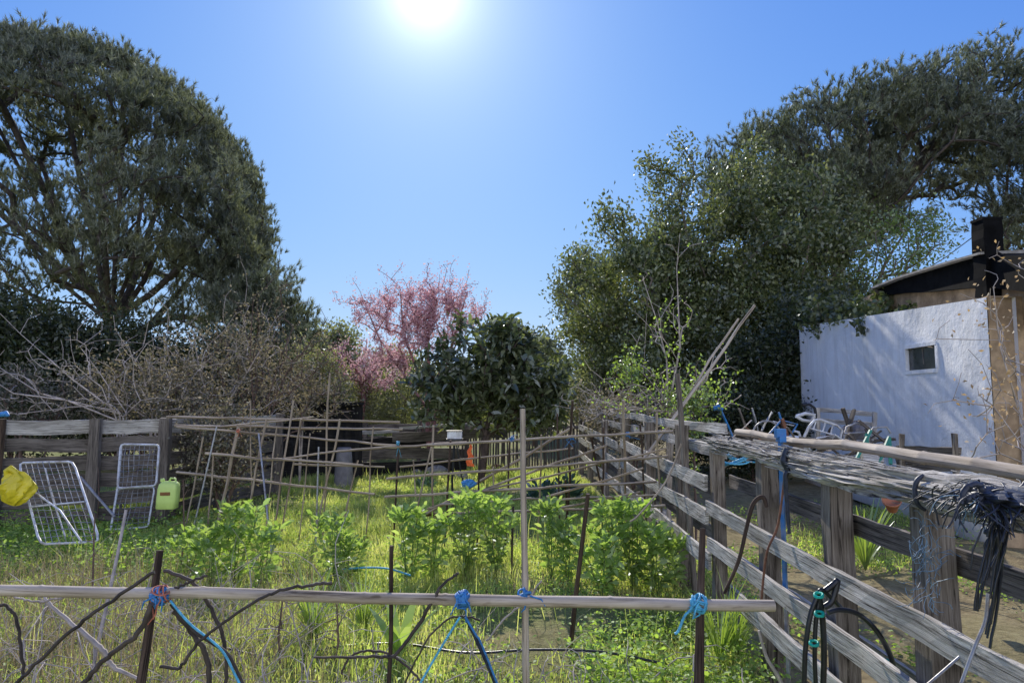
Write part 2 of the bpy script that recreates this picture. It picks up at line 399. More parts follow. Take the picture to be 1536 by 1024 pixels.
ff = thing('plank_fence', 'far stretch of grey plank fence running back to the corner of the plot', 'fence', (FX, 9, 0))
for i, (Y, top, dx) in enumerate([(6.1, 1.38, .05), (7.5, 1.36, .05), (9.2, 1.36, .06), (11.1, 1.35, .05), (13.2, 1.36, .05), (14.9, 1.34, .05)]):
    b = MB(); b.bar((FX+dx, Y, -.05), (FX+dx, Y, top), .1, .09, up=(0, 1, 0), seg=4, jit=.003); b.build('post', M['post'], ff)
for zt, xs, h in ((1.06, -.03, .11), (.80, -.03, .11), (.5, -.03, .12)):
    for (y0, y1) in ((5.02, 9.2), (9.22, 14.9)):
        b = MB(); b.bar((FX+xs+rng.normal(0, .006), y0, zt-h/2+rng.normal(0, .01)), (FX+xs+.03, y1, zt-h/2+.02), .024, h, seg=18, jit=.003, warp=.009); b.build('plank', M['plank'], ff)
for zt, h in ((1.42, .075), (1.27, .09)):
    for (y0, y1) in ((5.06, 9.2), (9.25, 15.0)):
        b = MB(); b.bar((FX+.12, y0, zt-h/2), (FX+.14, y1, zt-h/2), .024, h, seg=14, jit=.004, warp=.012); b.build('plank', M['plank'], ff)
for zt in (.95, .62):
    b = MB(); b.bar((FX+.12, 5.4, zt-.05), (FX+.12, 14.9, zt-.05), .024, .1, seg=14, jit=.004, warp=.012); b.build('plank', M['plank_dark'], ff)

def cane_mb(a, b_, r0, r1=None, n=9, nodes=True, wob=.006):
    a = np.asarray(a, float); b_ = np.asarray(b_, float); r1 = r1 or r0*.85; L = np.linalg.norm(b_-a)
    nn = max(2, int(L/.28)); pts = []; rad = []
    for i in range(nn+1):
        f = i/nn; p = a+(b_-a)*f+rng.normal(0, wob, 3)*(0 < i < nn); r = r0+(r1-r0)*f
        if nodes and 0 < i < nn:
            t = (b_-a)/L
            for o_, k in ((-.012, 1), (0, 1.13), (.012, 1)): pts.append(p+t*o_); rad.append(r*k)
        else: pts.append(p); rad.append(r)
    m = MB(); m.tube(pts, rad, k=n); return m
cane_mb(P(1106, 652, 4.65)+np.array([0, 0, .02]), (FX+.19, 1.25, 1.375), .022, .026, 12).build('bamboo_pole', M['bamboo'], at=(FX+.05, 3, 1.37))
tag(bpy.data.objects['bamboo_pole'], 'long pale bamboo pole lying along the splintered top rail of the fence', 'bamboo pole')
tag(cane_mb((FX+.04, 5.7, 0), P(1016, 560, 5.7), .024, .022, 10, False).build('wooden_pole', M['post'], at=(FX+.04, 5.7, 0)), 'upright wooden pole rising above the far plank fence beside the bare shrub', 'pole')
for (pa, pb, Y0, Y1, r, lb) in (((965, 690), (1132, 458), 7.0, 7.4, .017, 'longer of two bare poles leaning out over the far fence'),
                                ((1000, 640), (1108, 478), 7.15, 7.5, .014, 'shorter bare pole leaning just behind the longer one over the far fence')):
    a = P(*pa, Y0); e = P(*pb, Y1); tag(cane_mb(a, e, r, r*.9, 8, False, .012).build('leaning_pole', M['bamboo'], at=a), lb, 'pole', 'poles leaning over the far fence')

# ------------------------------------------------------------------ left fence
lf = thing('plank_fence', 'dark horizontal board fence on the left behind the two wire bed bases', 'fence', P(140, 780, 8.6)*np.array([1, 1, 0]))
LP = [(-150, 7.6), (4, 8.2), (148, 8.6), (251, 9.0), (335, 10.2), (420, 11.8)]
for px, Y in LP[1:]:
    b = MB(); x = X(px, Y)+.02; b.bar((x, Y-.06, -.05), (x+.02, Y-.06, 1.37), .14, .07, up=(0, 1, 0), seg=5, jit=.006); b.build('post', M['plank_dark'], lf)
for (p0, Y0), (p1, Y1) in zip(LP[:-1], LP[1:]):
    for k, zt in enumerate((1.35, 1.13, .91, .69, .47, .25)):
        h = .165+rng.uniform(-.01, .02); b = MB()
        b.bar((X(p0, Y0), Y0, zt-h/2+rng.normal(0, .008)), (X(p1, Y1), Y1, zt-h/2+rng.normal(0, .008)), .026, h, seg=8, jit=.004, warp=.01)
        b.build('plank', M['plank_dark'] if k else M['plank'], lf)

# far boundary: black panel, stacked boards, pale stakes
b = thing('panel_fence', 'black sheet metal panel standing left of the stacked boards', 'fence', (X(470, 14.2), 14.2, 0))
m = MB(); xs = np.linspace(X(385, 14.2), X(540, 13.6), 60); rings = []
for i, x in enumerate(xs):
    y = 14.2-.6*(i/59)+.03*math.sin(i*1.3); rings.append([(x, y, 0), (x, y+.02, 0), (x, y+.02, 1.5), (x, y, 1.5)])
m.loft(rings, False); m.build('sheet', M['burnt'], b)
m = MB(); m.bar((X(540, 13.6), 13.6, 0), (X(540, 13.6), 13.6, 1.55), .12, .1, up=(0, 1, 0)); m.build('post', M['burnt'], b)
m = MB(); m.bar((X(385, 14.1), 14.1, 1.53), (X(546, 13.5), 13.5, 1.53), .1, .05, seg=6, jit=.004); m.build('cap', M['burnt'], b)
for k, (pa, pb, Y0, Y1, z, h, mt) in enumerate([(505, 700, 14.4, 15.2, .16, .26, 'burnt'), (520, 690, 14.4, 15.1, .44, .22, 'plank_dark'), (512, 640, 14.4, 15.0, .68, .2, 'burnt'),
                                               (590, 760, 14.6, 15.2, .83, .2, 'plank_dark'), (480, 600, 14.5, 14.7, .92, .06, 'plank'), (600, 745, 14.5, 14.9, 1.04, .05, 'plank')]):
    m = MB(); m.bar((X(pa, Y0), Y0, z), (X(pb, Y1), Y1, z+.03), .06, h, seg=8, jit=.006, warp=.02)
    tag(m.build('stacked_board', M[mt], at=(X(pa, Y0), Y0, 0)), ['thick black board at the bottom of the stack under the pink tree', 'second board up in the stack under the pink tree', 'black board third from the ground in the far stack',
        'dark board at the right of the far stack behind the lamp box', 'thin pale batten along the left top of the far stack', 'thin pale batten topping the stack behind the loquat'][k], 'board', 'boards stacked along the far boundary')
sf = thing('stake_fence', 'fence of rough upright stakes at the far end behind the loquat tree', 'fence', (X(760, 16), 16, 0))
for i in range(46):
    x = X(690, 16)+i*.065+rng.normal(0, .01); h = rng.uniform(.95, 1.25); m = MB()
    m.tube([(x, 16+rng.normal(0, .02), 0), (x+rng.normal(0, .03), 16, h)], rng.uniform(.018, .032), 6); m.build('stake', M['plank_dark'], sf)
m = MB(); m.bar((X(680, 15.9), 15.95, .95), (X(882, 15.9), 15.95, .98), .04, .07, seg=6, jit=.004); m.build('rail', M['plank_dark'], sf)
bf = thing('plank_fence', 'low dark plank fence behind the pink tree at the back of the plot', 'fence', (X(560, 17), 17, 0))
for z in (.3, .6, .9):
    m = MB(); m.bar((X(380, 17), 17, z), (X(700, 17), 17, z), .03, .22, seg=8, jit=.006); m.build('plank', M['plank_dark'], bf)
for px in (400, 470, 550, 630, 700):
    m = MB(); m.bar((X(px, 16.95), 16.93, 0), (X(px, 16.95), 16.93, 1.1), .09, .07, up=(0, 1, 0)); m.build('post', M['plank_dark'], bf)

# ------------------------------------------------------------------ shed
WL = np.array([X(1201, 13.6), 13.6, 0]); WR = np.array([X(1486, 7.4), 7.4, 0]); zl, zr = Z(490, 13.6), Z(446, 7.4)
sh = thing('shed', 'white plastered garden shed with small square window and black roof', 'shed', (WL+WR)/2)
wd = unit(WR-WL); wn = np.array([-wd[1], wd[0], 0]);  wn = wn if wn[0] < 0 else -wn
Lw = np.linalg.norm(WR-WL)
def wp(s, z, o=0): return WL+wd*s+wn*o+np.array([0, 0, z])
def wall_s(px, py):        # intersect the photo ray with the wall plane
    d = ray(px, py); o = np.array([0, 0, CAMZ]); t = np.dot(WL-o, wn)/np.dot(d, wn); h = o+d*t; return np.dot(h-WL, wd), h[2]
(s0, za), (s1, _), (_, zb) = wall_s(1358, 521), wall_s(1403, 521), wall_s(1375, 560)
def ztop(s): return zl+(zr-zl)*s/Lw
m, nt, out = new_mat('white_plaster')
g = nt.nodes.new('ShaderNodeNewGeometry').outputs['Position']
a = noise(nt, g, 2.2, 5, .6); b2 = noise(nt, g, 14, 6, .7); c3 = noise(nt, mapping(nt, g, (6, 6, .8)), 1, 5, .7)
base = ramp(nt, a, [(.3, (.84, .84, .83)), (.6, (.94, .94, .93))])
streak = ramp(nt, c3, [(.35, (.78, .76, .73)), (.55, (1, 1, 1))])
sep = nt.nodes.new('ShaderNodeSeparateXYZ'); nt.links.new(g, sep.inputs[0])
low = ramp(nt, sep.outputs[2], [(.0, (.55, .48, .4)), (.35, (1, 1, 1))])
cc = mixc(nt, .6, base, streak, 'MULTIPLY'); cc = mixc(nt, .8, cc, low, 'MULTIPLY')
surf(nt, out, cc, .85, bump(nt, mixc(nt, .75, b2, a), .8, .05), spec=.2); M['plaster'] = m
def wall_quads(mb, s_a, s_b, z_a, z_b, ns=10, nz=8, o=0):
    V = []; 
    for j in range(nz+1):
        for i in range(ns+1):
            s = s_a+(s_b-s_a)*i/ns; lo = z_a(s) if callable(z_a) else z_a; hi = z_b(s) if callable(z_b) else z_b
            z = lo+(hi-lo)*j/nz; edge = (i in (0, ns)) or (j in (0, nz))
            V.append(wp(s, z, o+(0 if edge else .014*math.sin(s*2.7+z*1.9)+.008*math.sin(s*6.1-z*4.3))))
    mb.raw(V, [(j*(ns+1)+i, j*(ns+1)+i+1, (j+1)*(ns+1)+i+1, (j+1)*(ns+1)+i) for j in range(nz) for i in range(ns)], smooth=True)
mb = MB()
wall_quads(mb, 0, s0, 0, ztop, 14, 12); wall_quads(mb, s1, Lw, 0, ztop, 10, 12)
wall_quads(mb, s0, s1, 0, zb, 3, 8); wall_quads(mb, s0, s1, za, ztop, 3, 4)
T = .3      # thickness: top, ends and window reveal
q = lambda a_, b_, c_, d_: mb.raw([a_, b_, c_, d_], [(0, 1, 2, 3)])
q(wp(0, ztop(0)), wp(Lw, ztop(Lw)), wp(Lw, ztop(Lw), -T), wp(0, ztop(0), -T))
q(wp(0, 0), wp(0, ztop(0)), wp(0, ztop(0), -T), wp(0, 0, -T))
q(wp(0, 0, -T), wp(Lw, 0, -T), wp(Lw, ztop(Lw), -T), wp(0, ztop(0), -T))
for (sa, z1, sb, z2) in ((s0, zb, s1, zb), (s1, zb, s1, za), (s1, za, s0, za), (s0, za, s0, zb)):
    q(wp(sa, z1), wp(sb, z2), wp(sb, z2, -.05), wp(sa, z1, -.05))
mb.build('wall', M['plaster'], sh)
mb = MB()
fr = .05
for (sa, z1, sb, z2) in ((s0-.02, zb+.02, s1+.02, zb+.02), (s0-.02, za, s1+.02, za)):
    mb.bar(wp(sa, z1, -.012), wp(sb, z2, -.012), .05, fr)
for s_ in (s0-.02, s1+.02): mb.bar(wp(s_, zb+fr, -.014), wp(s_, za-fr*.5, -.014), .045, .05, up=wd)
win = mb.build('window', M['plaster'], sh)
mb = MB(); mb.bar(wp(s0+.0, (za+zb)/2, -.045), wp(s1-.0, (za+zb)/2, -.045), .006, za-zb); mb.build('pane', M['glass'], win)
mb = MB()
mb.bar(wp((s0+s1)/2-.012, zb+.01, -.052), wp((s0+s1)/2-.012, za-.01, -.036), .01, .02, up=wd); mb.bar(wp(s0, zb+.02, -.034), wp(s1, zb+.02, -.034), .016, .03); mb.bar(wp(s0, za-.02, -.034), wp(s1, za-.02, -.034), .016, .03)
mb.build('frame', M['post'], win)
# end wall in mud plaster, turned toward the camera
er = unit(np.array([1, .12, 0])); mb = MB()
a0 = WR+er*.012; Ln = 3.2
bk = -wd*.25+er*.06
mb.loft([[a0+er*t, a0+er*t+bk, a0+er*t+bk+np.array([0, 0, zr+.02]), a0+er*t+np.array([0, 0, zr+.02])] for t in np.linspace(0, Ln, 8)], False)
mb.build('end_wall', M['soil'], sh)
# raised loft wall behind and over the white wall, with black roof
def wpx(px, py, o):
    d = ray(px, py); o0 = np.array([0, 0, CAMZ]); t = np.dot(WL+wn*o-o0, wn)/np.dot(d, wn); return o0+d*t
mb = MB(); o = -.42
top = [wpx(1215, 492, o), wpx(1245, 470, o), wpx(1310, 440, o), wpx(1400, 415, o), wpx(1482, 400, o), wpx(1570, 400, o)]
mb.loft([[np.array([p[0], p[1], 2.4]), p, p+wn*-.2, np.array([p[0], p[1], 2.4])+wn*-.2] for p in top], False)
mb.build('upper_wall', M['soil'], sh)
mb = MB(); o = -.30
edge = [(1312, 430, 445), (1345, 417, 440), (1390, 404, 438), (1430, 392, 434), (1468, 382, 431), (1480, 383, 431), (1560, 383, 440)]
mb.loft([[wpx(px, lo, o), wpx(px, hi, o), wpx(px, hi, o)+wn*-1.6+np.array([0, 0, .05]), wpx(px, lo, o)+wn*-1.6] for px, hi, lo in edge], False)
rf = mb.build('roof', M['umber'], sh)
mb = MB()
tl = [(1306, 431), (1345, 415), (1390, 401), (1430, 389), (1470, 378)]
mb.loft([[wpx(px, py+3, -.2), wpx(px, py, -.2), wpx(px, py, -.2)+wn*-1.4+np.array([0, 0, .05]), wpx(px, py+3, -.2)+wn*-1.4] for px, py in tl], False)
mb.build('tile_edge', M['stone'], rf)
iv = thing('ivy', 'dark ivy trailing over the left end of the white wall top', 'ivy', wp(1.2, 0, .1)); C_ = []; m = MB()
sa_ = wall_s(1205, 490)[0]; sb_ = wall_s(1318, 470)[0]
for k in range(46):
    s_ = sa_+(sb_-sa_)*rng.random()**1.3; p = wp(s_, ztop(s_)+rng.uniform(.0, .10), rng.uniform(-.5, .03)); pts = [p]
    d_ = unit(wd*rng.normal(0, 1)+wn*rng.uniform(-.4, .4)+np.array([0, 0, rng.uniform(0, .9)]))
    for j in range(5): d_ = unit(d_+rng.normal(0, .35, 3)); p = p+d_*.09; pts.append(p)
    m.tube(pts, .004, 4, False); C_ += [q_+rng.normal(0, .05, 3) for q_ in pts for _ in range(9)]
for s_ in (wall_s(1222, 495)[0], wall_s(1229, 495)[0]):
    pts = [wp(s_+.02*j, ztop(s_)-.05*j, .04) for j in range(5)]; m.tube(pts, .004, 4, False); C_ += [q_+rng.normal(0, .025, 3) for q_ in pts for _ in range(4)]
m.build('stem', M['bark_dark'], iv); C_ = np.array(C_)
np_obj('foliage', leaves(C_, rng.normal(size=C_.shape), rng.uniform(.07, .13, len(C_)), .07, .25), 4, M['broad'], iv)
mb = MB(); c0 = wpx(1485, 420, -.35); ct = wpx(1485, 330, -.35); wch = 30/F*c0[1]
mb.bar((c0[0], c0[1], c0[2]-.2), (c0[0], c0[1], ct[2]), wch, .2, up=(0, 1, 0), seg=8, jit=.006)
mb.bar((c0[0], c0[1], ct[2]), (c0[0], c0[1], ct[2]+.03), wch*1.04, .21, up=(0, 1, 0))
mb.build('chimney', M['umber'], rf)
tag(sh)
M['blossom_twig'] = plain_mat('blossom_twig', (.26, .13, .12), .8, var=.4, scale=10)

# ------------------------------------------------------------------ trees
def tree(name, label, cat, stems, tips, bark, rtip, rtrunk, leaffn, leafmat, leafk, alpha=.35, step=.6, wob=.06, lift=0, group=None, k=5, foliage='crown'):
    base = stems[0][0]
    t = thing(name, label, cat, (base[0], base[1], 0), 0, group)
    sk = grow(stems, tips, alpha, step, wob, lift)
    mb = MB(); branches(mb, sk, rtip, rtrunk, k); mb.build('trunk', M[bark], t)
    if leaffn is not None:
        L = leaffn(sk)
        if len(L): np_obj(foliage, L, leafk, M[leafmat], t)
    return t
def tip_dirs(sk, back=1):
    """positions along the last nodes of every twig with their direction"""
    pos, par, ch, cnt, isT = sk; c = []; d = []
    for t in isT:
        n = t
        for i in range(back+1):
            p = par[n]
            if p < 0: break
            c.append(pos[n]); d.append(pos[n]-pos[p]); n = p
    return np.array(c), unit(np.array(d))
def pine_fol(K, L, W, per, up=.55, spread=.5, r=.3, cen=None):
    def f(sk):
        c, d = tip_dirs(sk, 1)
        c = np.repeat(c, per, 0)+rng.normal(size=(len(c)*per, 3))*r*np.array([1, 1, .7]); d = np.repeat(d, per, 0)
        dd = unit(d*.6+np.array([0, 0, up])+rng.normal(size=d.shape)*.3)
        return needles(c, dd, L, W, K, spread)
    return f
def leaf_fol(per, L, W, r=.3, back=1, up=.2, fold=.25, flatz=1.0):
    def f(sk):
        c, d = tip_dirs(sk, back)
        c = np.repeat(c, per, 0)+rng.normal(size=(len(c)*per, 3))*r*np.array([1, 1, flatz]); d = np.repeat(d, per, 0)
        dd = unit(d*.5+np.array([0, 0, up])+rng.normal(size=d.shape)*.8)
        n = len(c); return leaves(c, dd, L*rng.uniform(.6, 1.2, n), W*rng.uniform(.7, 1.2, n), fold)
    return f
def stem(b, *pts): return [b]+list(pts)

# big umbrella pine on the left, several trunks from one foot, crown a dome
Y0 = 21.
b0 = P(165, 660, Y0)*np.array([1, 1, 0]); fork = P(168, 530, Y0); cen = P(95, 355, Y0)
stems = []
for (px, py, dy) in ((95, 130, .3), (185, 150, -.4), (-40, 120, 1), (235, 200, -1.5), (20, 190, -1.5), (-90, 230, .5), (290, 260, .8), (-80, 320, -1), (60, 240, 2.5), (325, 330, -.6), (-60, 400, 1), (150, 250, -2.5), (-100, 450, -1.2), (300, 400, 1.6), (-30, 260, 3), (240, 300, 3)):
    e = P(px, py, Y0+dy); q0 = fork+(P(165, 470, Y0)-fork)*rng.uniform(.2, 1.3); 
    c1 = q0+(e-q0)*.33+np.array([(px-165)*.0016, 0, -.25+.3*(py < 250)]); c2 = q0+(e-q0)*.68+np.array([0, 0, -.2]); q0[0] += (px-165)*.0006
    stems.append([b0, fork, q0, c1+rng.normal(0, .08, 3), c2+rng.normal(0, .08, 3), e])
cA = (cen, (6.15, 6.0, 6.0))
pc1 = lambda d: (d[2] > .42) or (d[0] > .38 and d[2] > -.3 and not (d[1] < 0 and d[0] < .6)) or (d[1] > .3 and d[2] > -.05 and rng.random() < .25)
tipsA = blob_pts([cA], 1250, .88, pc1); tipsB = blob_pts([(P(-70, 330, Y0+.5), (5.6, 5.6, 6.0))], 260, .9, lambda d: d[2] > .4)
tipsD = blob_pts([(P(285, 285, Y0-3.5), (1.5, 1.5, 1.3)), (P(330, 380, Y0-2), (1.4, 1.5, 1.2)), (P(200, 170, Y0-3.5), (2, 1.5, .9))], 80, .4, lambda d: d[2] > -.2)
inner = blob_pts([(P(100, 390, Y0), (5.4, 4.5, 2.9))], 240, .2, lambda d: d[2] > -.8)
tree('umbrella_pine', 'huge dome-crowned umbrella pine with many rising dark limbs on the left', 'tree', stems, np.concatenate([tipsA, tipsB, tipsD, inner]), 'bark_pine', .014, .25, pine_fol(24, .19, .019, 7, .9, .4, .19), 'pine', 3, .22, .8, .05)
# smaller pine tucked under its right side
b1 = P(395, 660, 19.5)*np.array([1, 1, 0])
tree('pine_tree', 'smaller soft green pine showing at the lower right of the big pine', 'tree', [[b1, P(392, 560, 19.5), P(385, 480, 19.5), P(388, 400, 19.5)]],
     np.concatenate([blob_pts([(P(385, 480, 19.5), (1.55, 1.6, 1.6))], 110, .5), blob_pts([(P(340, 450, 20), (1.6, 1.6, 1.5))], 60, .5), blob_pts([(P(420, 520, 19.5), (1.05, 1.3, 1.1))], 60, .5)]),
     'bark_pine', .012, .14, pine_fol(24, .19, .019, 8, .8, .4, .25), 'pine_b', 3, .3, .7)

# big pine behind the shed, leaning trunk
Y0 = 22.
b0 = P(1215, 660, Y0)*np.array([1, 1, 0])
stems = [[b0, P(1235, 480, Y0), P(1270, 365, Y0), P(1330, 300, Y0), P(1370, 250, Y0), P(1440, 170, Y0)],
         [b0, P(1235, 480, Y0), P(1230, 350, Y0), P(1200, 250, Y0)],
         [b0, P(1235, 480, Y0), P(1270, 365, Y0), P(1290, 260, Y0), P(1290, 180, Y0)],
         [b0, P(1240, 500, Y0), P(1330, 440, Y0-1), P(1420, 385, Y0-1), P(1480, 340, Y0-1.5)]]
pb = [(P(1150, 262, Y0), (2.1, 2.4, 1.9)), (P(1250, 195, Y0), (2.2, 2.6, 1.6)), (P(1350, 190, Y0), (2.4, 2.8, 1.9)), (P(1445, 140, Y0), (1.9, 2.6, 1.4)),
      (P(1400, 230, Y0), (2.9, 3, 1.8)), (P(1270, 290, Y0), (2.2, 2.5, 1.4)), (P(1490, 190, Y0), (1.4, 2, 1.6)), (P(1110, 320, Y0), (1.3, 1.6, 1.3)), (P(1290, 340, Y0), (1.5, 2, .9)), (P(1360, 300, Y0+1), (1.9, 2, .9)), (P(1220, 300, Y0), (1.9, 2, 1.5)), (P(1450, 240, Y0), (1.6, 2, .9))]
tips = blob_pts(pb, 900, .5, lambda d: d[2] > -.45)
tree('pine_tree', 'tall spreading pine with a slanting trunk rising behind the white shed', 'tree', stems, tips, 'bark_pine', .015, .3, pine_fol(24, .19, .02, 8, .8, .42, .23), 'pine_b', 3, .3, .9, .07)
b0 = P(1580, 640, 20)*np.array([1, 1, 0])
tree('pine_tree', 'pine cut off by the right edge of the view above the chimney', 'tree', [[b0, P(1575, 450, 20), P(1560, 330, 20), P(1545, 240, 20)]],
     blob_pts([(P(1540, 255, 20), (1.75, 2.2, 1.5)), (P(1580, 350, 20), (2, 2.2, 1.3))], 190, .5), 'bark_pine', .016, .22, pine_fol(24, .19, .02, 8, .6, .45, .3), 'pine_b', 3, .3, .9, .07)

# broad evergreen beyond the right fence
Y0 = 18.5
b0 = P(1075, 690, Y0)*np.array([1, 1, 0])
stems = [[b0, P(1070, 600, Y0), P(1050, 500, Y0), P(1040, 400, Y0), P(1020, 300, Y0)],
         [b0, P(1080, 610, Y0), P(1130, 510, Y0), P(1150, 400, Y0), P(1145, 300, Y0)],
         [b0, P(1070, 620, Y0), P(1000, 540, Y0-1), P(950, 470, Y0)],
         [b0, P(1085, 620, Y0), P(1180, 540, Y0), P(1220, 450, Y0)]]
bb = [(P(950, 440, Y0), (1.25, 2, 1.3)), (P(1015, 375, Y0), (1.0, 1.8, 1.3)), (P(1080, 400, Y0), (1.6, 2.2, 1.6)), (P(1150, 355, Y0-.5), (1.3, 2, 1.7)), (P(1215, 420, Y0), (1.3, 2, 1.4)),
      (P(905, 520, Y0), (.75, 1.5, 1.1)), (P(985, 540, Y0-.5), (1.6, 2, 1.5)), (P(1100, 520, Y0-.5), (1.8, 2.2, 1.6)), (P(1200, 500, Y0), (1.35, 1.8, 1.2)), (P(1255, 330, Y0+.5), (.5, 1, .9)), (P(930, 600, Y0), (.8, 1, .8))]
bb = [(c_, tuple(v*1.12 for v in r_)) for c_, r_ in bb]
tips = blob_pts(bb, 760, .55); tips = tips+rng.normal(0, .16, tips.shape)
ups = np.array([P(px, py, Y0+rng.uniform(-1, 1)) for px, py in [(970, 245), (1018, 232), (1000, 262), (912, 310), (930, 330), (1140, 228), (1160, 250), (1180, 262), (1230, 262), (1255, 275), (1120, 245), (862, 400), (848, 440), (872, 380), (905, 350), (985, 280), (1040, 270), (1090, 262), (1205, 275), (850, 490), (1270, 300), (890, 560)]])
ups = np.concatenate([ups+rng.normal(0, .12, ups.shape) for _ in range(2)])
def bf_(sk):
    return np.concatenate([leaf_fol(48, .135, .07, .2, 2, .45)(sk)])
tree('evergreen_tree', 'broad glossy-leaved evergreen tree between the far fence and the white shed', 'tree', stems, np.concatenate([tips, ups]), 'bark', .012, .2, bf_, 'broad', 4, .25, .55, .07)
# second one crowding the shed corner, deep in shade below
b0 = P(1165, 690, 15)*np.array([1, 1, 0])
tree('evergreen_tree', 'dark evergreen tree leaning over the left corner of the shed roof', 'tree', [[b0, P(1160, 600, 15), P(1180, 500, 14.8), P(1230, 440, 14.6)], [b0, P(1150, 600, 15), P(1120, 560, 15)]],
     blob_pts([(P(1150, 560, 15), (1.1, 1.2, 1.1)), (P(1225, 465, 14.8), (.95, .8, .45)), (P(1190, 600, 15.2), (.8, 1, 1)), (P(1100, 610, 14.8), (1.3, 1, .9)), (P(1290, 468, 13.2), (.5, .5, .25)), (P(1235, 478, 13.4), (.45, .5, .22)), (P(1180, 655, 14.8), (.9, .8, .5)), (P(1060, 650, 15.2), (1.2, .8, .5))], 240, .3),
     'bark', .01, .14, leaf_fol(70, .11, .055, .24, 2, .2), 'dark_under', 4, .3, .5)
b0 = P(1335, 640, 17.5)*np.array([1, 1, 0])
tree('young_tree', 'bright light-leaved young tree reaching over the low end of the black roof', 'tree', [[b0, P(1325, 520, 17.5), P(1310, 440, 17.5), P(1330, 390, 17.4), P(1360, 345, 17.4)]],
     np.array([P(px+rng.normal(0, 7), py+rng.normal(0, 6), 17.3+rng.normal(0, .5)) for px, py in [(1385, 345), (1400, 335), (1360, 360), (1350, 340), (1330, 380), (1290, 400), (1280, 420), (1300, 380), (1370, 380), (1410, 345), (1340, 410), (1265, 430), (1290, 450), (1320, 350), (1385, 365), (1355, 400), (1310, 420), (1250, 440), (1275, 455), (1300, 440), (1340, 330), (1380, 330), (1330, 365), (1410, 365), (1360, 410), (1390, 385), (1240, 465)] for _ in range(5)]),
     'bark', .008, .07, leaf_fol(13, .11, .055, .18, 1, .3), 'broad_y', 4, .3, .5)
# far-left edge tree of that group standing past the corner
b0 = P(890, 660, 24)*np.array([1, 1, 0])
tree('evergreen_tree', 'bluish-green tree whose edge shows furthest left of the right-hand trees', 'tree', [[b0, P(893, 560, 24), P(900, 480, 24)]],
     blob_pts([(P(893, 455, 24), (1.2, 1.6, 1.7)), (P(900, 540, 24), (.9, 1.2, 1.5)), (P(880, 420, 24), (.8, 1, .8))], 120, .5), 'bark', .014, .14, leaf_fol(50, .16, .07, .3, 1, .3), 'pine_b', 4, .3, .7)

# pink-flowering tree
def blossom(sk):
    c, d = tip_dirs(sk, 7); per = 4
    c = np.repeat(c, per, 0)+rng.normal(size=(len(c)*per, 3))*.06; c = c[rng.random(len(c)) < .8]; n = len(c)
    return leaves(c, rng.normal(size=(n, 3)), rng.uniform(.03, .065, n), rng.uniform(.025, .045, n), .3)
Y0 = 15.3
b0 = P(645, 688, Y0)*np.array([1, 1, 0])
stems = [[b0, P(650, 600, Y0), P(640, 520, Y0), P(655, 450, Y0)], [b0, P(638, 610, Y0), P(605, 560, Y0), P(570, 510, Y0), P(545, 450, Y0)],
         [b0, P(642, 600, Y0), P(605, 500, Y0), P(600, 430, Y0)], [b0, P(655, 600, Y0), P(680, 510, Y0), P(700, 440, Y0)], [b0, P(630, 620, Y0), P(590, 580, Y0-.5), P(550, 550, Y0-.5)],
         [b0, P(650, 610, Y0), P(665, 520, Y0+.5), P(640, 440, Y0+.6)]]
tips = blob_pts([(P(622, 455, Y0), (1.05, 1.1, .72)), (P(660, 450, Y0), (.95, 1, .62)), (P(560, 462, Y0), (.62, .7, .42)), (P(700, 462, Y0), (.5, .6, .4)), (P(625, 500, Y0), (1.1, 1, .5)), (P(575, 535, Y0), (.75, .6, .3))], 620, .15)
ups = np.array([P(px, py, Y0+rng.uniform(-.4, .4)) for px, py in [(505, 440), (515, 455), (568, 402), (680, 392), (665, 400), (710, 425), (733, 455), (730, 440), (600, 402), (635, 405), (530, 425), (640, 395), (695, 408)] for _ in (0, 1)])
tree('blossom_tree', 'pink-flowering tree with bare dark stems fanning up from the back fence', 'tree', stems, np.concatenate([tips, ups+rng.normal(0, .06, ups.shape)]), 'blossom_twig', .004, .06, blossom, 'pink', 4, .12, .2, .07, foliage='blossom')
b0 = P(540, 670, 18)*np.array([1, 1, 0])
tree('blossom_tree', 'lower dusky pink tree at the left of the main blossom tree', 'tree', [[b0, P(545, 600, 18), P(540, 560, 18)]], blob_pts([(P(530, 535, 18), (.95, .8, .6)), (P(570, 560, 18), (.8, .8, .5))], 150, .3), 'blossom_twig', .006, .06, blossom, 'pink', 4, .15, .2, .14, foliage='blossom')

# loquat
Y0 = 13.2
b0 = P(722, 700, Y0)*np.array([1, 1, 0])
stems = [[b0, P(728, 650, Y0), P(738, 610, Y0), P(740, 560, Y0)], [b0, P(728, 650, Y0), P(700, 610, Y0), P(670, 570, Y0)], [b0, P(732, 655, Y0), P(780, 610, Y0), P(810, 580, Y0)]]
tips = np.concatenate([blob_pts([(P(735, 535, Y0), (.7, .9, .6)), (P(672, 560, Y0), (.5, .6, .45)), (P(790, 575, Y0), (.7, .7, .5)), (P(735, 590, Y0), (1.25, .8, .42)), (P(820, 605, Y0), (.4, .5, .4)), (P(650, 590, Y0), (.35, .5, .35)), (P(700, 620, Y0), (.6, .6, .3)), (P(790, 625, Y0), (.6, .6, .25)), (P(765, 515, Y0), (.5, .6, .4))], 400, .4), np.array([P(850, 545, Y0), P(855, 560, Y0), P(760, 495, Y0), P(725, 488, Y0), P(690, 500, Y0), P(630, 560, Y0), P(845, 575, Y0)]), np.array([P(px, py, Y0+rng.normal(0, .4)) for px, py in [(640, 530), (655, 520), (670, 508), (700, 492), (715, 484), (745, 482), (772, 492), (775, 510), (800, 520), (815, 530), (830, 545), (622, 575), (628, 600), (850, 590), (840, 620), (640, 625), (790, 505), (685, 525), (760, 486)] for _ in (0, 1)])])
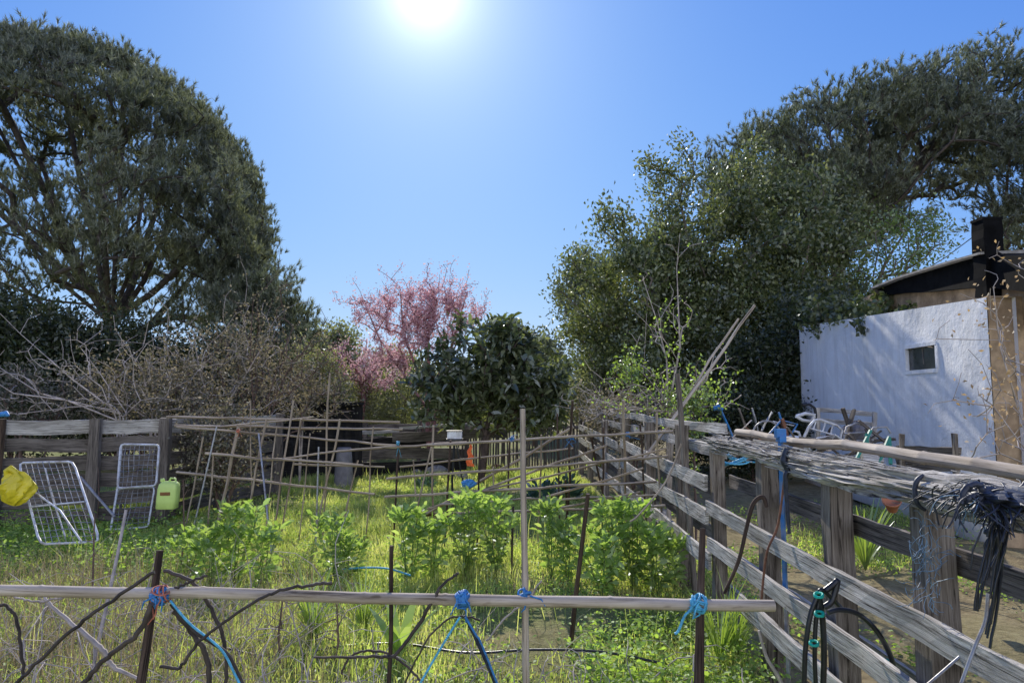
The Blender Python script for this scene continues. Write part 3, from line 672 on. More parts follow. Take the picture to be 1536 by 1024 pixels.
def loq(sk):
    c, d = tip_dirs(sk, 1); per = 9; n = len(c)*per
    c = np.repeat(c, per, 0)+rng.normal(size=(n, 3))*.05; d = np.repeat(d, per, 0)
    dd = unit(d*.5+rng.normal(size=(n, 3))*.75+np.array([0, 0, .05])); return oval_leaves(c, dd, rng.uniform(.13, .24, n), rng.uniform(.05, .08, n), .6)
tree('loquat_tree', 'dark loquat tree with big leathery leaves at the end of the garden', 'tree', stems, tips+rng.normal(0, .11, tips.shape), 'bark_dark', .01, .06, loq, 'loquat', 6, .3, .3, .06)

# ------------------------------------------------------------------ shrubs
def shrub(label, px, py_top, py_bot, Y, rxp, mat='olive', n=90, per=26, L=.07, W=.035, bark='twig_brown', r=.16, cat='shrub', group=None, ry=None, name='leafy_shrub', rt=.035):
    cx = (py_top+py_bot)/2; rz = (py_bot-py_top)/2/F*Y; rx = rxp/F*Y
    b = P(px, py_bot, Y)*np.array([1, 1, 0]); c = P(px, cx, Y)
    if c[2]-rz > .5: pass
    ss = [[b, b+np.array([rng.normal(0, rx*.2), 0, c[2]*.4]), c+np.array([rx*f*.5, rng.normal(0, .2), rz*.1])] for f in (-1, -.3, .4, 1)]
    ss = [[s[0], s[1]+np.array([.01*i, 0, 0]), s[2]] for i, s in enumerate(ss)]
    return tree(name, label, cat, ss, blob_pts([(c, (rx, ry or rx*.7, rz))], n, .35), bark, .006, rt, leaf_fol(per, L, W, r, 2, .3), mat, 4, .25, .3, .1, group=group, k=4, foliage='foliage')
g1 = 'shrubs along the back left'
shrub('olive shrub pushing through the boards right of the green canister', 335, 600, 735, 9.4, 55, 'olive', 110, 14, .055, .03, r=.13)
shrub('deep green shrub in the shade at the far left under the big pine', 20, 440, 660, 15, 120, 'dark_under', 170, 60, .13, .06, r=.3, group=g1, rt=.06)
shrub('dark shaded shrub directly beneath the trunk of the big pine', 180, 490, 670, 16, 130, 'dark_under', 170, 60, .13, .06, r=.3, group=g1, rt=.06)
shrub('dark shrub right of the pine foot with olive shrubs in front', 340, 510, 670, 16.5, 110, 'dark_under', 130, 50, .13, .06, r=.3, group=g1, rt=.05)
shrub('olive-leaved shrub growing over the left end of the board fence', 60, 545, 660, 10.2, 90, 'olive', 90, 9, .06, .035, r=.15, group=g1)
shrub('thick olive shrub behind the second fence post with pale leaf edges', 190, 540, 660, 10.6, 80, 'olive', 90, 10, .06, .035, r=.15, group=g1)
shrub('tangled olive shrub behind the pale green canister', 275, 530, 690, 11.3, 70, 'olive', 110, 9, .06, .035, r=.15, group=g1)
shrub('tall thin olive shrub with upright bare shoots under the small pine', 345, 470, 680, 12.5, 70, 'olive', 120, 8, .065, .035, r=.16, group=g1)
shrub('soft olive shrub just left of the black metal panel', 410, 500, 660, 14.5, 70, 'olive', 120, 11, .07, .035, r=.17, group=g1)
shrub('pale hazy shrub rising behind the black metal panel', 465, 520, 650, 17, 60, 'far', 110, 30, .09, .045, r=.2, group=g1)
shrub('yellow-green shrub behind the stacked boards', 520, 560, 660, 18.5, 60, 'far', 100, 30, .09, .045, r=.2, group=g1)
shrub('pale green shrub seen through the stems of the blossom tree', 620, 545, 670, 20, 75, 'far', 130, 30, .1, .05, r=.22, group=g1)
shrub('pale undergrowth shrub along the far fence corner', 880, 560, 640, 17.5, 35, 'far', 70, 26, .07, .035, r=.15)
shrub('shady ground shrub below the broad evergreen tree', 950, 590, 670, 12.5, 80, 'olive', 110, 22, .06, .03, r=.16)
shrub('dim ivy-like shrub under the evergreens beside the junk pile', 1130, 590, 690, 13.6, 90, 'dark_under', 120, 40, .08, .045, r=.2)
shrub('low bushes seen between the loquat and the far fence', 800, 520, 650, 24, 50, 'pine_b', 110, 40, .13, .06, r=.25)
for px, top, Y, rx, lb in ((500, 492, 34, 42, 'rounded distant tree above the black panel'), (450, 515, 38, 40, 'pale distant tree left of the rounded one'),
                           (812, 515, 30, 22, 'small distant tree to the right of the loquat crown'), (590, 530, 36, 60, 'distant tree behind the blossom tree stems'),
                           (860, 575, 60, 40, 'far tree low on the horizon in the gap'), (730, 560, 40, 60, 'distant tree hidden mostly behind the loquat')):
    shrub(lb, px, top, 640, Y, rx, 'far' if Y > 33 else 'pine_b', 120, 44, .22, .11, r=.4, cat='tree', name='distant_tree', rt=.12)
# wood on the horizon
n = 42000; ang = rng.uniform(-1.0, 1.0, n); dist = rng.uniform(85, 125, n)
hh = 3.0+1.6*np.sin(ang*9)+1.0*np.sin(ang*23+1)
c = np.stack([np.sin(ang)*dist, np.cos(ang)*dist, rng.uniform(0, 1, n)**.6*hh], 1)
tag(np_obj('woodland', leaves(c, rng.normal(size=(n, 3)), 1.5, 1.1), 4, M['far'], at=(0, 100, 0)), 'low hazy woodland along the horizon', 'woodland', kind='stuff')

def bare(name, label, base_list, tips, mat, rtip, rt, step=.25, wob=.12, leafn=0, leafmat='olive', L=.05, W=.03, alpha=.3, group=None, lift=.1, cat='shrub', back=4):
    fn = None
    if leafn:
        def fn(sk):
            c, d = tip_dirs(sk, back); c = np.repeat(c, leafn, 0); n = len(c); c = c+rng.normal(0, .04, (n, 3))
            keep = rng.random(n) < .75; c = c[keep]; n = len(c); return leaves(c, rng.normal(size=(n, 3))+np.array([0, 0, .3]), L*rng.uniform(.6, 1.2, n), W, .3)
    return tree(name, label, cat, base_list, tips, mat, rtip, rt, fn, leafmat, 4, alpha, step, wob, lift, group=group, k=4, foliage='leaves')
def fan(px, py, Y, spread, n, depth=.6): return np.array([P(px+rng.normal(0, spread[0]), py+rng.normal(0, spread[1]), Y+rng.normal(0, depth)) for _ in range(n)])
gb = 'bare twiggy bushes around the plot'
def pp(Y, *l): return [P(a, b, Y) for a, b in l]
b0 = P(185, 690, 9.3)*np.array([1, 1, 0])
bare('bare_bush', 'pale leafless bush arching over the left fence from the lower right', [[b0]+pp(9.4, (185, 625), (110, 570), (30, 500), (0, 470)), [b0]+pp(9.4, (180, 620), (60, 590), (-10, 545)), [b0]+pp(9.5, (190, 620), (150, 560), (120, 520)), [b0]+pp(9.3, (175, 630), (100, 600), (20, 590))],
     np.concatenate([fan(60, 560, 9.4, (65, 35), 90, .3), fan(170, 540, 9.6, (40, 30), 36, .3), fan(10, 600, 9.4, (40, 20), 26, .3)]), 'twig_pale', .004, .02, leafn=1, L=.05, group=gb)
b0 = P(320, 690, 11.3)*np.array([1, 1, 0])
bare('bare_bush', 'grey twiggy bush with scattered small leaves behind the middle cane frame', [[b0]+pp(11.5, (320, 620), (300, 560), (290, 500)), [b0]+pp(11.5, (330, 620), (370, 560), (400, 510)), [b0]+pp(11.5, (315, 620), (250, 570), (220, 540))],
     np.concatenate([fan(300, 560, 11.5, (60, 40), 150, .4), fan(370, 500, 11.6, (35, 30), 50, .4)]), 'twig_pale', .004, .022, leafn=3, L=.055, group=gb)
b0 = P(230, 690, 10)*np.array([1, 1, 0])
bare('bare_bush', 'dense grey bare bush rising right above the second fence post', [[b0]+pp(10, (228, 620), (215, 560), (190, 520)), [b0]+pp(10, (235, 620), (265, 570), (290, 540)), [b0]+pp(10, (225, 630), (180, 600), (140, 590))],
     np.concatenate([fan(225, 570, 10, (45, 32), 150, .3), fan(150, 600, 10, (40, 18), 50, .3)]), 'twig_pale', .0035, .02, leafn=3, L=.055, group=gb)
b0 = P(450, 690, 12.6)*np.array([1, 1, 0])
bare('bare_bush', 'grey bare bush spilling over the top of the black panel', [[b0]+pp(12.8, (450, 620), (430, 580), (415, 550)), [b0]+pp(12.8, (455, 620), (480, 590), (510, 570))],
     np.concatenate([fan(450, 590, 12.8, (45, 22), 120, .3)]), 'twig_pale', .0045, .02, leafn=4, L=.06, group=gb)
b0 = P(385, 690, 12)*np.array([1, 1, 0])
bare('bare_bush', 'tall open leafless bush with long branches reaching toward the blossom tree', [[b0]+pp(12, (400, 620), (430, 560), (475, 500), (490, 480)), [b0]+pp(12, (395, 620), (420, 540), (440, 490)), [b0]+pp(12, (410, 610), (470, 560), (500, 520)), [b0]+pp(12, (380, 610), (375, 520), (380, 450))],
     np.concatenate([fan(455, 530, 12, (35, 30), 80, .4), fan(400, 500, 12, (25, 35), 46, .4), fan(500, 580, 12.3, (30, 25), 40, .3)]), 'twig_brown', .004, .025, leafn=2, L=.05, group=gb)
b0 = P(1000, 690, 8.6)*np.array([1, 1, 0])
bare('bare_bush', 'grey leafless bush with tall upright shoots beside the leaning poles', [[b0]+pp(8.6, (1002, 610), (1000, 540), (985, 480), (965, 420)), [b0]+pp(8.6, (1005, 600), (1020, 520), (1015, 400), (1020, 350)), [b0]+pp(8.6, (1000, 600), (965, 560), (970, 470)), [b0]+pp(8.6, (1010, 620), (1060, 570), (1075, 520))],
     np.concatenate([fan(1000, 500, 8.6, (32, 55), 70, .3), fan(960, 590, 8.6, (40, 20), 70, .3), fan(1060, 590, 8.8, (30, 25), 40, .2)]), 'twig_pale', .0035, .028, leafn=1, leafmat='weed', L=.045, group=gb)
b0 = P(905, 660, 10.5)*np.array([1, 1, 0])
bare('bare_bush', 'low thicket of curved grey twigs hanging over the far end of the fence', [[b0]+pp(10.5, (905, 620), (890, 590), (870, 575)), [b0]+pp(10.5, (910, 620), (930, 590), (950, 580))],
     np.concatenate([fan(900, 600, 10.5, (28, 14), 80, .4), fan(940, 610, 9.6, (30, 14), 60, .3)]), 'twig_pale', .0035, .015, leafn=1, L=.05, group=gb)
b0 = P(1040, 640, 7.9)*np.array([1, 1, 0])
bare('leafy_shrub', 'light green leafy bush growing behind the far fence posts', [[b0]+pp(8.0, (1040, 610), (1050, 570))], np.concatenate([fan(1050, 600, 8, (22, 22), 60, .3), fan(945, 555, 8.6, (14, 14), 30, .3)]), 'twig_brown', .003, .012, leafn=5, leafmat='broad_y', L=.055, W=.03)
# dry thistle-like plant by the near fence
b0 = np.array([2.55, 3.3, 0])
bare('dry_plant', 'dry branching plant with tan curled leaves at the right edge before the shed', [[b0]+pp(3.3, (1560, 700), (1530, 620), (1500, 520), (1490, 430)), [b0]+pp(3.3, (1560, 690), (1555, 560), (1540, 420)), [b0]+pp(3.3, (1550, 690), (1490, 610), (1430, 600)), [b0]+pp(3.3, (1550, 700), (1500, 680), (1450, 690)), [b0]+pp(3.3, (1560, 640), (1500, 510), (1405, 508))],
     np.concatenate([fan(1505, 570, 3.3, (32, 80), 60, .2), np.array(pp(3.3, (1495, 412), (1527, 405), (1475, 455), (1440, 440), (1400, 510), (1392, 620), (1425, 480)))]), 'twig_pale', .0016, .008, .1, .1, leafn=2, leafmat='tanleaf', L=.026, W=.013, cat='plant', back=1)

# ------------------------------------------------------------------ garden frames of thin canes
def cane(a, e, r=.009, mat='cane', parent=None, name='cane', wob=.006):
    return cane_mb(a, e, r*1.4, r*1.15, 7, True, wob).build(name, M[mat], parent)
def gnd(px, Y): return np.array([X(px, Y), Y, -.03])
def frame(name, label, loc, canes, stakes, ties, group):
    t = thing(name, label, 'cane frame', loc, 0, group)
    for (a, Ya, e, Ye, r, mt) in canes: cane(P(*a, Ya), P(*e, Ye), r, mt, t, 'crossbar')
    for (a, Ya, pxb, Yb, r, mt) in stakes: cane(P(*a, Ya), gnd(pxb, Yb), r, mt, t, 'stake')
    for (p, Y, mt) in ties:
        c = P(*p, Y); m = MB()
        for k in range(5):
            a = rng.uniform(0, 6.28, 2); th_ = np.linspace(0, 6.28, 9)
            m.tube(np.stack([c[0]+.018*np.cos(th_+a[0]), c[1]+.018*np.sin(th_+a[0]), c[2]+(k-2)*.006+.008*np.sin(th_+a[1])], 1), .004, 4)
        for k in range(3): m.tube([c, c+rng.normal(0, .03, 3), c+rng.normal(0, .05, 3)-np.array([0, 0, .03])], [.004, .003, .002], 4)
        m.build('tie', M[mt], t)
    return t
gt = 'cane frames for climbing plants'
y = lambda px: 7.7-(px-590)/420*1.3        # depth of the middle frame along its run
frame('cane_frame', 'middle frame of thin canes with slanting bars and blue ties', gnd(790, 7.1),
      [((512, 676), 7.8, (700, 663), 7.4, .011, 'cane'), ((640, 667), 7.5, (1010, 647), 6.35, .011, 'cane'), ((580, 718), 7.75, (1002, 684), 6.4, .011, 'cane'), ((577, 745), 7.75, (985, 722), 6.45, .011, 'cane'),
       ((590, 768), 7.7, (690, 770), 7.4, .014, 'stake'), ((632, 772), 7.6, (998, 758), 6.4, .011, 'cane'), ((628, 768), 7.55, (910, 668), 6.7, .010, 'cane'), ((640, 770), 7.5, (860, 640), 7.2, .012, 'cane'), ((820, 745), 7.0, (965, 702), 6.6, .009, 'cane'), ((820, 765), 6.9, (960, 738), 6.5, .009, 'cane'), ((600, 700), 7.9, (860, 672), 7.4, .008, 'cane'), ((700, 742), 7.3, (1000, 672), 6.5, .008, 'cane'), ((660, 756), 7.2, (985, 742), 6.45, .008, 'cane')],
      [((598, 664), 7.72, 594, 7.75, .009, 'stake'), ((676, 660), 7.45, 668, 7.6, .009, 'stake'), ((720, 664), 7.3, 716, 7.3, .008, 'stake'), ((765, 655), 7.15, 758, 7.2, .008, 'stake'), ((650, 638), 7.5, 652, 7.6, .009, 'cane'),
       ((859, 600), 6.9, 846, 7.6, .010, 'stake'), ((887, 655), 6.8, 916, 7.6, .008, 'stake'), ((935, 600), 6.5, 936, 7.3, .010, 'cane'), ((848, 720), 7.2, 853, 7.9, .007, 'stake'), ((770, 760), 6.6, 768, 6.2, .008, 'stake'), ((647, 670), 7.4, 613, 7.4, .007, 'cane'), ((812, 652), 7.0, 806, 7.4, .007, 'cane'), ((905, 640), 6.7, 900, 7.3, .007, 'stake'), ((960, 636), 6.5, 968, 7.0, .007, 'stake'), ((985, 620), 6.4, 990, 6.9, .008, 'cane'), ((740, 700), 7.2, 742, 7.3, .006, 'cane'), ((620, 690), 7.6, 632, 7.7, .006, 'cane'), ((836, 620), 7.6, 838, 8.0, .007, 'stake')],
      [((769, 658), 7.05, 'blue'), ((858, 656), 6.85, 'blue'), ((942, 651), 6.55, 'blue'), ((597, 664), 7.65, 'cyan')], gt)
frame('cane_frame', 'left frame of brown canes with several leaning uprights near the fence', gnd(400, 8.2),
      [((250, 625), 8.6, (600, 633), 8.2, .012, 'cane'), ((262, 638), 8.4, (604, 644), 8.1, .012, 'cane'), ((265, 640), 8.3, (600, 668), 7.9, .011, 'cane'), ((308, 680), 8.0, (545, 698), 7.8, .012, 'cane'), ((265, 708), 8.2, (562, 741), 7.8, .012, 'cane'), ((400, 690), 8.0, (520, 675), 7.9, .009, 'cane'), ((440, 696), 8, (577, 700), 7.8, .009, 'cane'), ((330, 640), 8.2, (470, 625), 8.3, .008, 'cane')],
      [((305, 655), 8.2, 286, 8.1, .008, 'cane'), ((358, 640), 8.1, 330, 7.9, .014, 'cane'), ((400, 628), 8.1, 370, 7.9, .010, 'cane'), ((452, 628), 8.0, 428, 8.2, .009, 'cane'), ((440, 600), 8.1, 415, 8.0, .009, 'cane'), ((510, 628), 8.0, 478, 8.0, .010, 'cane'), ((537, 690), 7.9, 512, 7.8, .008, 'cane'), ((320, 680), 8.0, 320, 7.9, .008, 'cane'), ((495, 560), 8.0, 490, 8.2, .009, 'cane'), ((415, 640), 8.0, 405, 8.0, .006, 'cane'), ((465, 650), 7.9, 455, 8.0, .006, 'cane'), ((560, 640), 7.9, 552, 8.0, .007, 'cane'), ((376, 600), 8.2, 384, 8.2, .006, 'cane')],
      [((357, 646), 8.05, 'red_cloth')], gt)
for (a, b_, Y, pxb, Yb, lb) in ((325, 640, 8.0, 295, 7.9, 'thin silvery tube leaning between canes beside the pale green canister'), (388, 650, 7.7, 417, 7.1, 'thin silvery tube leaning left in the middle of the left cane frame'), (478, 670, 7.9, 480, 7.9, 'short silvery tube upright at the right of the left cane frame')):
    c = P(a, b_, Y); m = MB(); m.tube([gnd(pxb, Yb), c], .010, 8); tag(m.build('metal_tube', M['wire'], at=gnd(pxb, Yb)), lb, 'tube', 'silvery tubes stuck in the left bed')
def single(name, label, a, Ya, e, Ye, r0, r1, mat, cat, group=None, wob=.004, nodes=False, k=10):
    A = P(*a, Ya); E = P(*e, Ye) if e[1] is not None else gnd(e[0], Ye)
    return tag(cane_mb(E, A, r0, r1, k, nodes, wob).build(name, M[mat], at=E), label, cat, group)
# nearest frame: horizontal bamboo and its posts, 2.6 m ahead
single('bamboo_rail', 'thick pale bamboo rail lying level across the foreground', (-60, 884), 2.62, (1161, 908), 2.6, .021, .0205, 'bamboo', 'rail', nodes=True, wob=.003, k=14)
gp = 'posts of the foreground bamboo rail'
single('wooden_stake', 'thick dark stake tied to the left part of the bamboo rail', (240, 825), 2.7, (205, None), 2.55, .022, .013, 'stake', 'stake', gp, .004)
single('wooden_stake', 'dark stake with rusty top tied at the right end of the bamboo rail', (1054, 792), 2.68, (1025, None), 2.55, .028, .011, 'stake', 'stake', gp, .004)
single('wooden_stake', 'thin plain stake left of the blue knot behind the bamboo rail', (587, 818), 2.72, (584, None), 2.75, .009, .008, 'stake', 'stake', gp)
single('wooden_stake', 'long dark stake leaning among the bean plants right of the tall bamboo', (882, 740), 4.3, (852, None), 4.6, .017, .013, 'stake', 'stake')
single('bamboo_pole', 'tall upright bamboo pole crossing the middle of the foreground rail', (784, 613), 2.66, (792, None), 2.68, .0155, .0105, 'bamboo', 'bamboo pole', nodes=True, k=12)
single('white_stake', 'white leaning stake in the grass left of the dark tied stake', (189, 765), 4.3, (153, None), 3.7, .011, .009, 'twig_pale', 'stake')
single('wooden_stake', 'dark post at the far left edge with blue cap tape', (4, 628), 6.9, (2, None), 6.9, .04, .035, 'stake', 'stake')
bs = thing('painted_stake', 'blue painted stake standing against the inside of the right fence', 'stake', (X(1167, 3.75), 3.75, 0))
m = MB(); x0 = X(1167, 3.75); m.tube([(x0, 3.75, .55), (x0, 3.75, 1.42)], .014, 4, smooth=False); m.build('shaft', M['bluepaint'], bs)
m = MB(); m.tube([(x0+.004, 3.75, -.02), (x0, 3.75, .56)], .0125, 4, smooth=False); m.build('foot', M['wire'], bs)
m = MB(); m.box((x0, 3.75, 1.42), .05, .045, .05); m.box((x0, 3.74, 1.39), .035, .06, .03); m.build('cap', M['bluepaint'], bs)

# ties on the foreground rail
def tie(name, label, px, py, Y, mats, n=9, R_=.026, tails=4, tl=.09, group='ties on the foreground rail'):
    c = P(px, py, Y); t = thing(name, label, 'tie', c, 0, group)
    for q_, mt in enumerate(mats):
        m = MB()
        for k in range(n):
            ax = unit(np.array([rng.normal(0, .5) + (1 if k % 2 else .2), rng.normal(0, .3), rng.normal(0, .4)+(.2 if k % 2 else 1)])); u = unit(np.cross(ax, [0, 1, .1])); v = np.cross(ax, u)
            th_ = np.linspace(0, 6.6, 14); rr = R_*rng.uniform(.85, 1.15)
            m.tube(c+ax*rng.normal(0, .012)+np.cos(th_)[:, None]*u*rr+np.sin(th_)[:, None]*v*rr, rng.uniform(.003, .006), 5)
        for k in range(tails):
            p = c+rng.normal(0, .01, 3)-np.array([0, .02, 0]); q1 = p+np.array([rng.normal(0, .022), -.008, rng.normal(-.012, .015)]); m.tube([p, q1, q1+np.array([rng.normal(0, .015), 0, -.4*tl*rng.random()-.01])], [.004, .0035, .002], 5)
        m.build('knot' if q_ == 0 else 'strand', M[mt], t)
    return t
tie('twine_tie', 'blue and faded red rags knotted round the left stake and rail', 240, 893, 2.6, ['red_cloth', 'blue'], 7, .028)
tie('twine_tie', 'bright blue twine knot on the rail near the middle', 694, 898, 2.6, ['blue'], 14, .027)
tie('twine_tie', 'small blue tie where the tall bamboo crosses the rail', 788, 890, 2.62, ['blue'], 5, .022, 2)
tie('twine_tie', 'light blue twine wound round the right stake above the rail end', 1048, 905, 2.58, ['cyan'], 12, .028, 4)
def rope(name, label, pts, r, mat, cat, group=None, sm=8, parent=None, k=6, wob=0):
    P_ = [np.asarray(p, float) for p in pts]; out_ = []
    for i in range(len(P_)-1):
        p0 = P_[max(0, i-1)]; p1 = P_[i]; p2 = P_[i+1]; p3 = P_[min(len(P_)-1, i+2)]
        for j in range(sm):
            t = j/sm; out_.append(.5*((2*p1)+(-p0+p2)*t+(2*p0-5*p1+4*p2-p3)*t*t+(-p0+3*p1-3*p2+p3)*t**3)+rng.normal(0, wob, 3) if wob else .5*((2*p1)+(-p0+p2)*t+(2*p0-5*p1+4*p2-p3)*t*t+(-p0+3*p1-3*p2+p3)*t**3))
    out_.append(P_[-1]); m = MB(); rr = r if np.isscalar(r) else np.interp(np.linspace(0, 1, len(out_)), np.linspace(0, 1, len(r)), r)
    m.tube(out_, rr, k); o = m.build(name, M[mat], parent, at=P_[0] if parent is None else None)
    if parent is None: tag(o, label, cat, group)
    return o
gr_ = 'ropes running down from the foreground rail'
rope('rope', 'blue rope slanting down to the left from the middle knot', pp(2.6, (690, 925), (665, 965), (630, 1025), (600, 1080)), .0045, 'cyan', 'rope', gr_)
rope('rope', 'dark and blue rope slanting down to the right from the middle knot', pp(2.6, (697, 922), (715, 960), (735, 1005), (760, 1070)), .007, 'net', 'rope', gr_)
rope('rope', 'bright blue strand lying on the dark rope below the middle knot', pp(2.585, (698, 925), (714, 952), (722, 965), (748, 1030), (760, 1060)), .004, 'blue', 'rope', gr_)
rope('rope', 'light blue rope trailing down to the right from the left stake', pp(2.58, (255, 900), (285, 935), (330, 972), (352, 1010), (375, 1060)), .0045, 'cyan', 'rope', gr_)
rope('rope', 'dull grey rope beside the light blue rope below the left stake', pp(2.6, (256, 905), (290, 945), (320, 965), (345, 985), (375, 1050)), .006, 'vine', 'rope', gr_)
rope('rope', 'short light blue tail hanging left of the right stake', pp(2.57, (1042, 912), (1028, 922), (1018, 945), (1012, 950)), .005, 'cyan', 'rope', gr_)
gvn = 'dry vines sprawling in the foreground'
for lb, Y, pts, r, mt in (('long dark vine rising from the lower left corner to the tied stake', 2.5, [(20, 1030), (90, 960), (160, 905), (232, 858)], .007, 'vine'),
    ('dark thick vine from the bottom edge up to the tied stake', 2.55, [(120, 1030), (160, 985), (205, 950), (228, 905)], .009, 'vine'),
    ('grey vine curving over the rail to a hooked tip', 2.55, [(240, 998), (270, 1000), (300, 960), (370, 910), (420, 885), (470, 877), (498, 874)], .006, 'vine'),
    ('dark vine arching right of the tied stake down to the ground', 2.66, [(245, 855), (285, 870), (310, 900), (335, 955), (340, 1030)], .007, 'vine'),
    ('dark short twig pointing right above the rail by the red rag', 2.6, [(262, 882), (285, 872), (310, 862)], .005, 'vine'),
    ('knobbly dark stem twisting down below the left knot', 2.62, [(262, 915), (290, 950), (310, 985), (315, 1040)], .010, 'vine'),
    ('pale peeled branch crossing the lower left ground', 2.9, [(62, 892), (100, 930), (150, 970), (170, 1000), (210, 1018)], [.006, .009, .012, .010, .006], 'twig_pale'),
    ('thin grey vine rising through the middle to above the rail', 2.6, [(470, 985), (560, 985), (600, 975), (650, 900), (665, 875), (688, 860)], [.004, .006, .008, .006, .005], 'vine'),
    ('pale thin branch lying behind the rail at the far left', 2.7, [(-10, 885), (30, 897), (60, 902), (100, 893)], .004, 'twig_pale'),
    ('black curved stem dropping at the far left edge', 2.6, [(-10, 905), (15, 912), (28, 940), (35, 1010)], .006, 'vine'),
    ('thin dark shoot forking beside the middle knot', 2.75, [(600, 1040), (640, 960), (680, 925), (720, 930)], .004, 'vine'),
    ('thin pale shoot crossing under the right half of the rail', 2.9, [(730, 960), (760, 925), (790, 900), (812, 870)], .004, 'twig_pale'),
    ('curling brown tendril low in the middle foreground', 2.9, [(512, 1010), (525, 985), (560, 975), (600, 990), (630, 1020)], .005, 'vine')):
    rope('dry_vine', lb, pp(Y, *pts), r, mt, 'vine', gvn, wob=.002)
def grd(px, py):     # photo point on the ground plane
    d = ray(px, py); t = CAMZ/-d[2]; return np.array([d[0]*t, d[1]*t, 0])
rope('drip_hose', 'dark drip hose lying on the ground across the foreground', [grd(px, py)+np.array([0, 0, .06+.03*math.sin(px)]) for px, py in ((335, 993), (420, 995), (505, 990), (600, 980), (700, 998), (800, 996), (900, 1000), (990, 1006))], .008, 'black_plastic', 'hose', k=8)
rope('garden_hose', 'pale green hose lying in the grass behind the rail', [grd(px, py)+np.array([0, 0, .12]) for px, py in ((505, 876), (540, 872), (580, 873), (615, 884))], .009, 'cyan', 'hose')

# ------------------------------------------------------------------ bean plants
def bean_proto(h, ns, seed):
    r_ = np.random.default_rng(seed); t = thing('bean_plant', None, None)
    m = MB(); C_ = []; D_ = []
    for i in range(ns):
        a = i/ns*6.28+r_.normal(0, .3); hh = h*r_.uniform(.65, 1.05); lean = r_.uniform(.05, .28)*h
        pts = [np.array([math.cos(a)*(.02+lean*f**1.4), math.sin(a)*(.02+lean*f**1.4), hh*f-.02]) for f in np.linspace(0, 1, 8)]
        pts = [p+r_.normal(0, .008, 3) for p in pts]; m.tube(pts, np.linspace(.0065, .0035, 8), 5)
        for f in np.arange(.2, 1.01, .08):
            k = f*7; j = min(6, int(k)); p = pts[j]+(pts[j+1]-pts[j])*(k-j)
            for q_ in range(7 if f > .88 else (2 if r_.random() < .35 else 1)):
                aa = r_.uniform(0, 6.28); d_ = np.array([math.cos(aa), math.sin(aa), .35+1.3*max(0, f-.5)]); C_.append(p+d_*.02); D_.append(d_)
                if r_.random() < .8: C_.append(p+d_*.07); D_.append(d_+r_.normal(0, .5, 3))
    m.build('stem', M['bean_stem'], t)
    n = len(C_); np_obj('foliage', oval_leaves(np.array(C_), np.array(D_), rng.uniform(.075, .135, n), rng.uniform(.032, .055, n), .3), 6, M['bean'], t)
    return t
M['bean_stem'] = plain_mat('green_stem', (.13, .19, .06), .6, 0, .3, 30)
protos = [bean_proto(.78, 7, 1), bean_proto(.66, 5, 2), bean_proto(.85, 8, 3), bean_proto(.58, 6, 4)]
bp = [(282, 872, 1, .85, 'leftmost bean plant, small, just right of the tall dead stalk'), (318, 885, 3, 1.0, 'low bean plant second from the left of the row'), (352, 882, 0, 1.0, 'bushy bean plant in the left clump with its upper leaves catching light'),
      (392, 884, 1, .95, 'bean plant at the right side of the left clump'), (500, 880, 0, .88, 'bean plant standing alone between the left clump and the thin stake'), (520, 872, 3, .8, 'small bean plant close behind the lone one'),
      (612, 876, 0, 1.0, 'bean plant just right of the thin plain stake'), (650, 872, 1, 1.0, 'slender bean plant between two taller ones'), (700, 866, 2, .98, 'tallest bean plant, left of the upright bamboo pole'),
      (742, 868, 2, .95, 'dense bean plant touching the upright bamboo pole'), (826, 872, 0, .95, 'bean plant right of the upright bamboo pole'), (852, 880, 1, .85, 'smaller bean plant left of the long dark stake'),
      (915, 884, 2, .95, 'bean plant right of the long dark stake'), (950, 886, 2, 1.0, 'largest bean plant at the right end of the row'), (985, 892, 3, 1.1, 'low bean plant beside the fence end of the row'), (1010, 880, 1, .8, 'last thin bean plant nearest the right fence'),
      (455, 700, 3, .9, 'small bean plant far back among the left frame canes'), (905, 905, 3, .95, 'low bean plant in front of the right part of the row')]
used = set()
for px, py, k, sc, lb in bp:
    g0 = grd(px, py); pr = protos[k]
    o = pr if k not in used else copy_tree(pr); used.add(k)
    o.location = (g0[0], g0[1], float(gh(g0[0], g0[1]))); o.rotation_euler.z = rng.uniform(0, 6.28); o.scale = (sc*.82, sc*.82, sc*.80)
    tag(o, lb, 'bean plant', 'bean plants in a row behind the rail')

# low kale and strap-leaved plants
def rosette(name, label, px, py, n, L, W, mat, up, cat='plant', nseg=5, group=None, loc=None):
    g0 = grd(px, py) if loc is None else np.array(loc); V_ = []
    for i in range(n):
        a = rng.uniform(0, 6.28); l = L*rng.uniform(.6, 1.1); u0 = up*rng.uniform(.6, 1.2); d_ = np.array([math.cos(a), math.sin(a), 0]); s_ = np.array([-d_[1], d_[0], 0])
        p = [g0+d_*l*f*.6*(1+.3*f)+np.array([0, 0, 1])*l*u0*(f-.55*f*f*(1.2-up*.4)) for f in np.linspace(0, 1, nseg+1)]
        ww = [W*.5*math.sin(math.pi*min(.97, .12+f*.86)) for f in np.linspace(0, 1, nseg+1)]
        for j in range(nseg): V_.append([p[j]-s_*ww[j], p[j]+s_*ww[j], p[j+1]+s_*ww[j+1], p[j+1]-s_*ww[j+1]])
    return tag(np_obj(name, V_, 4, M[mat], at=g0), label, cat, group)
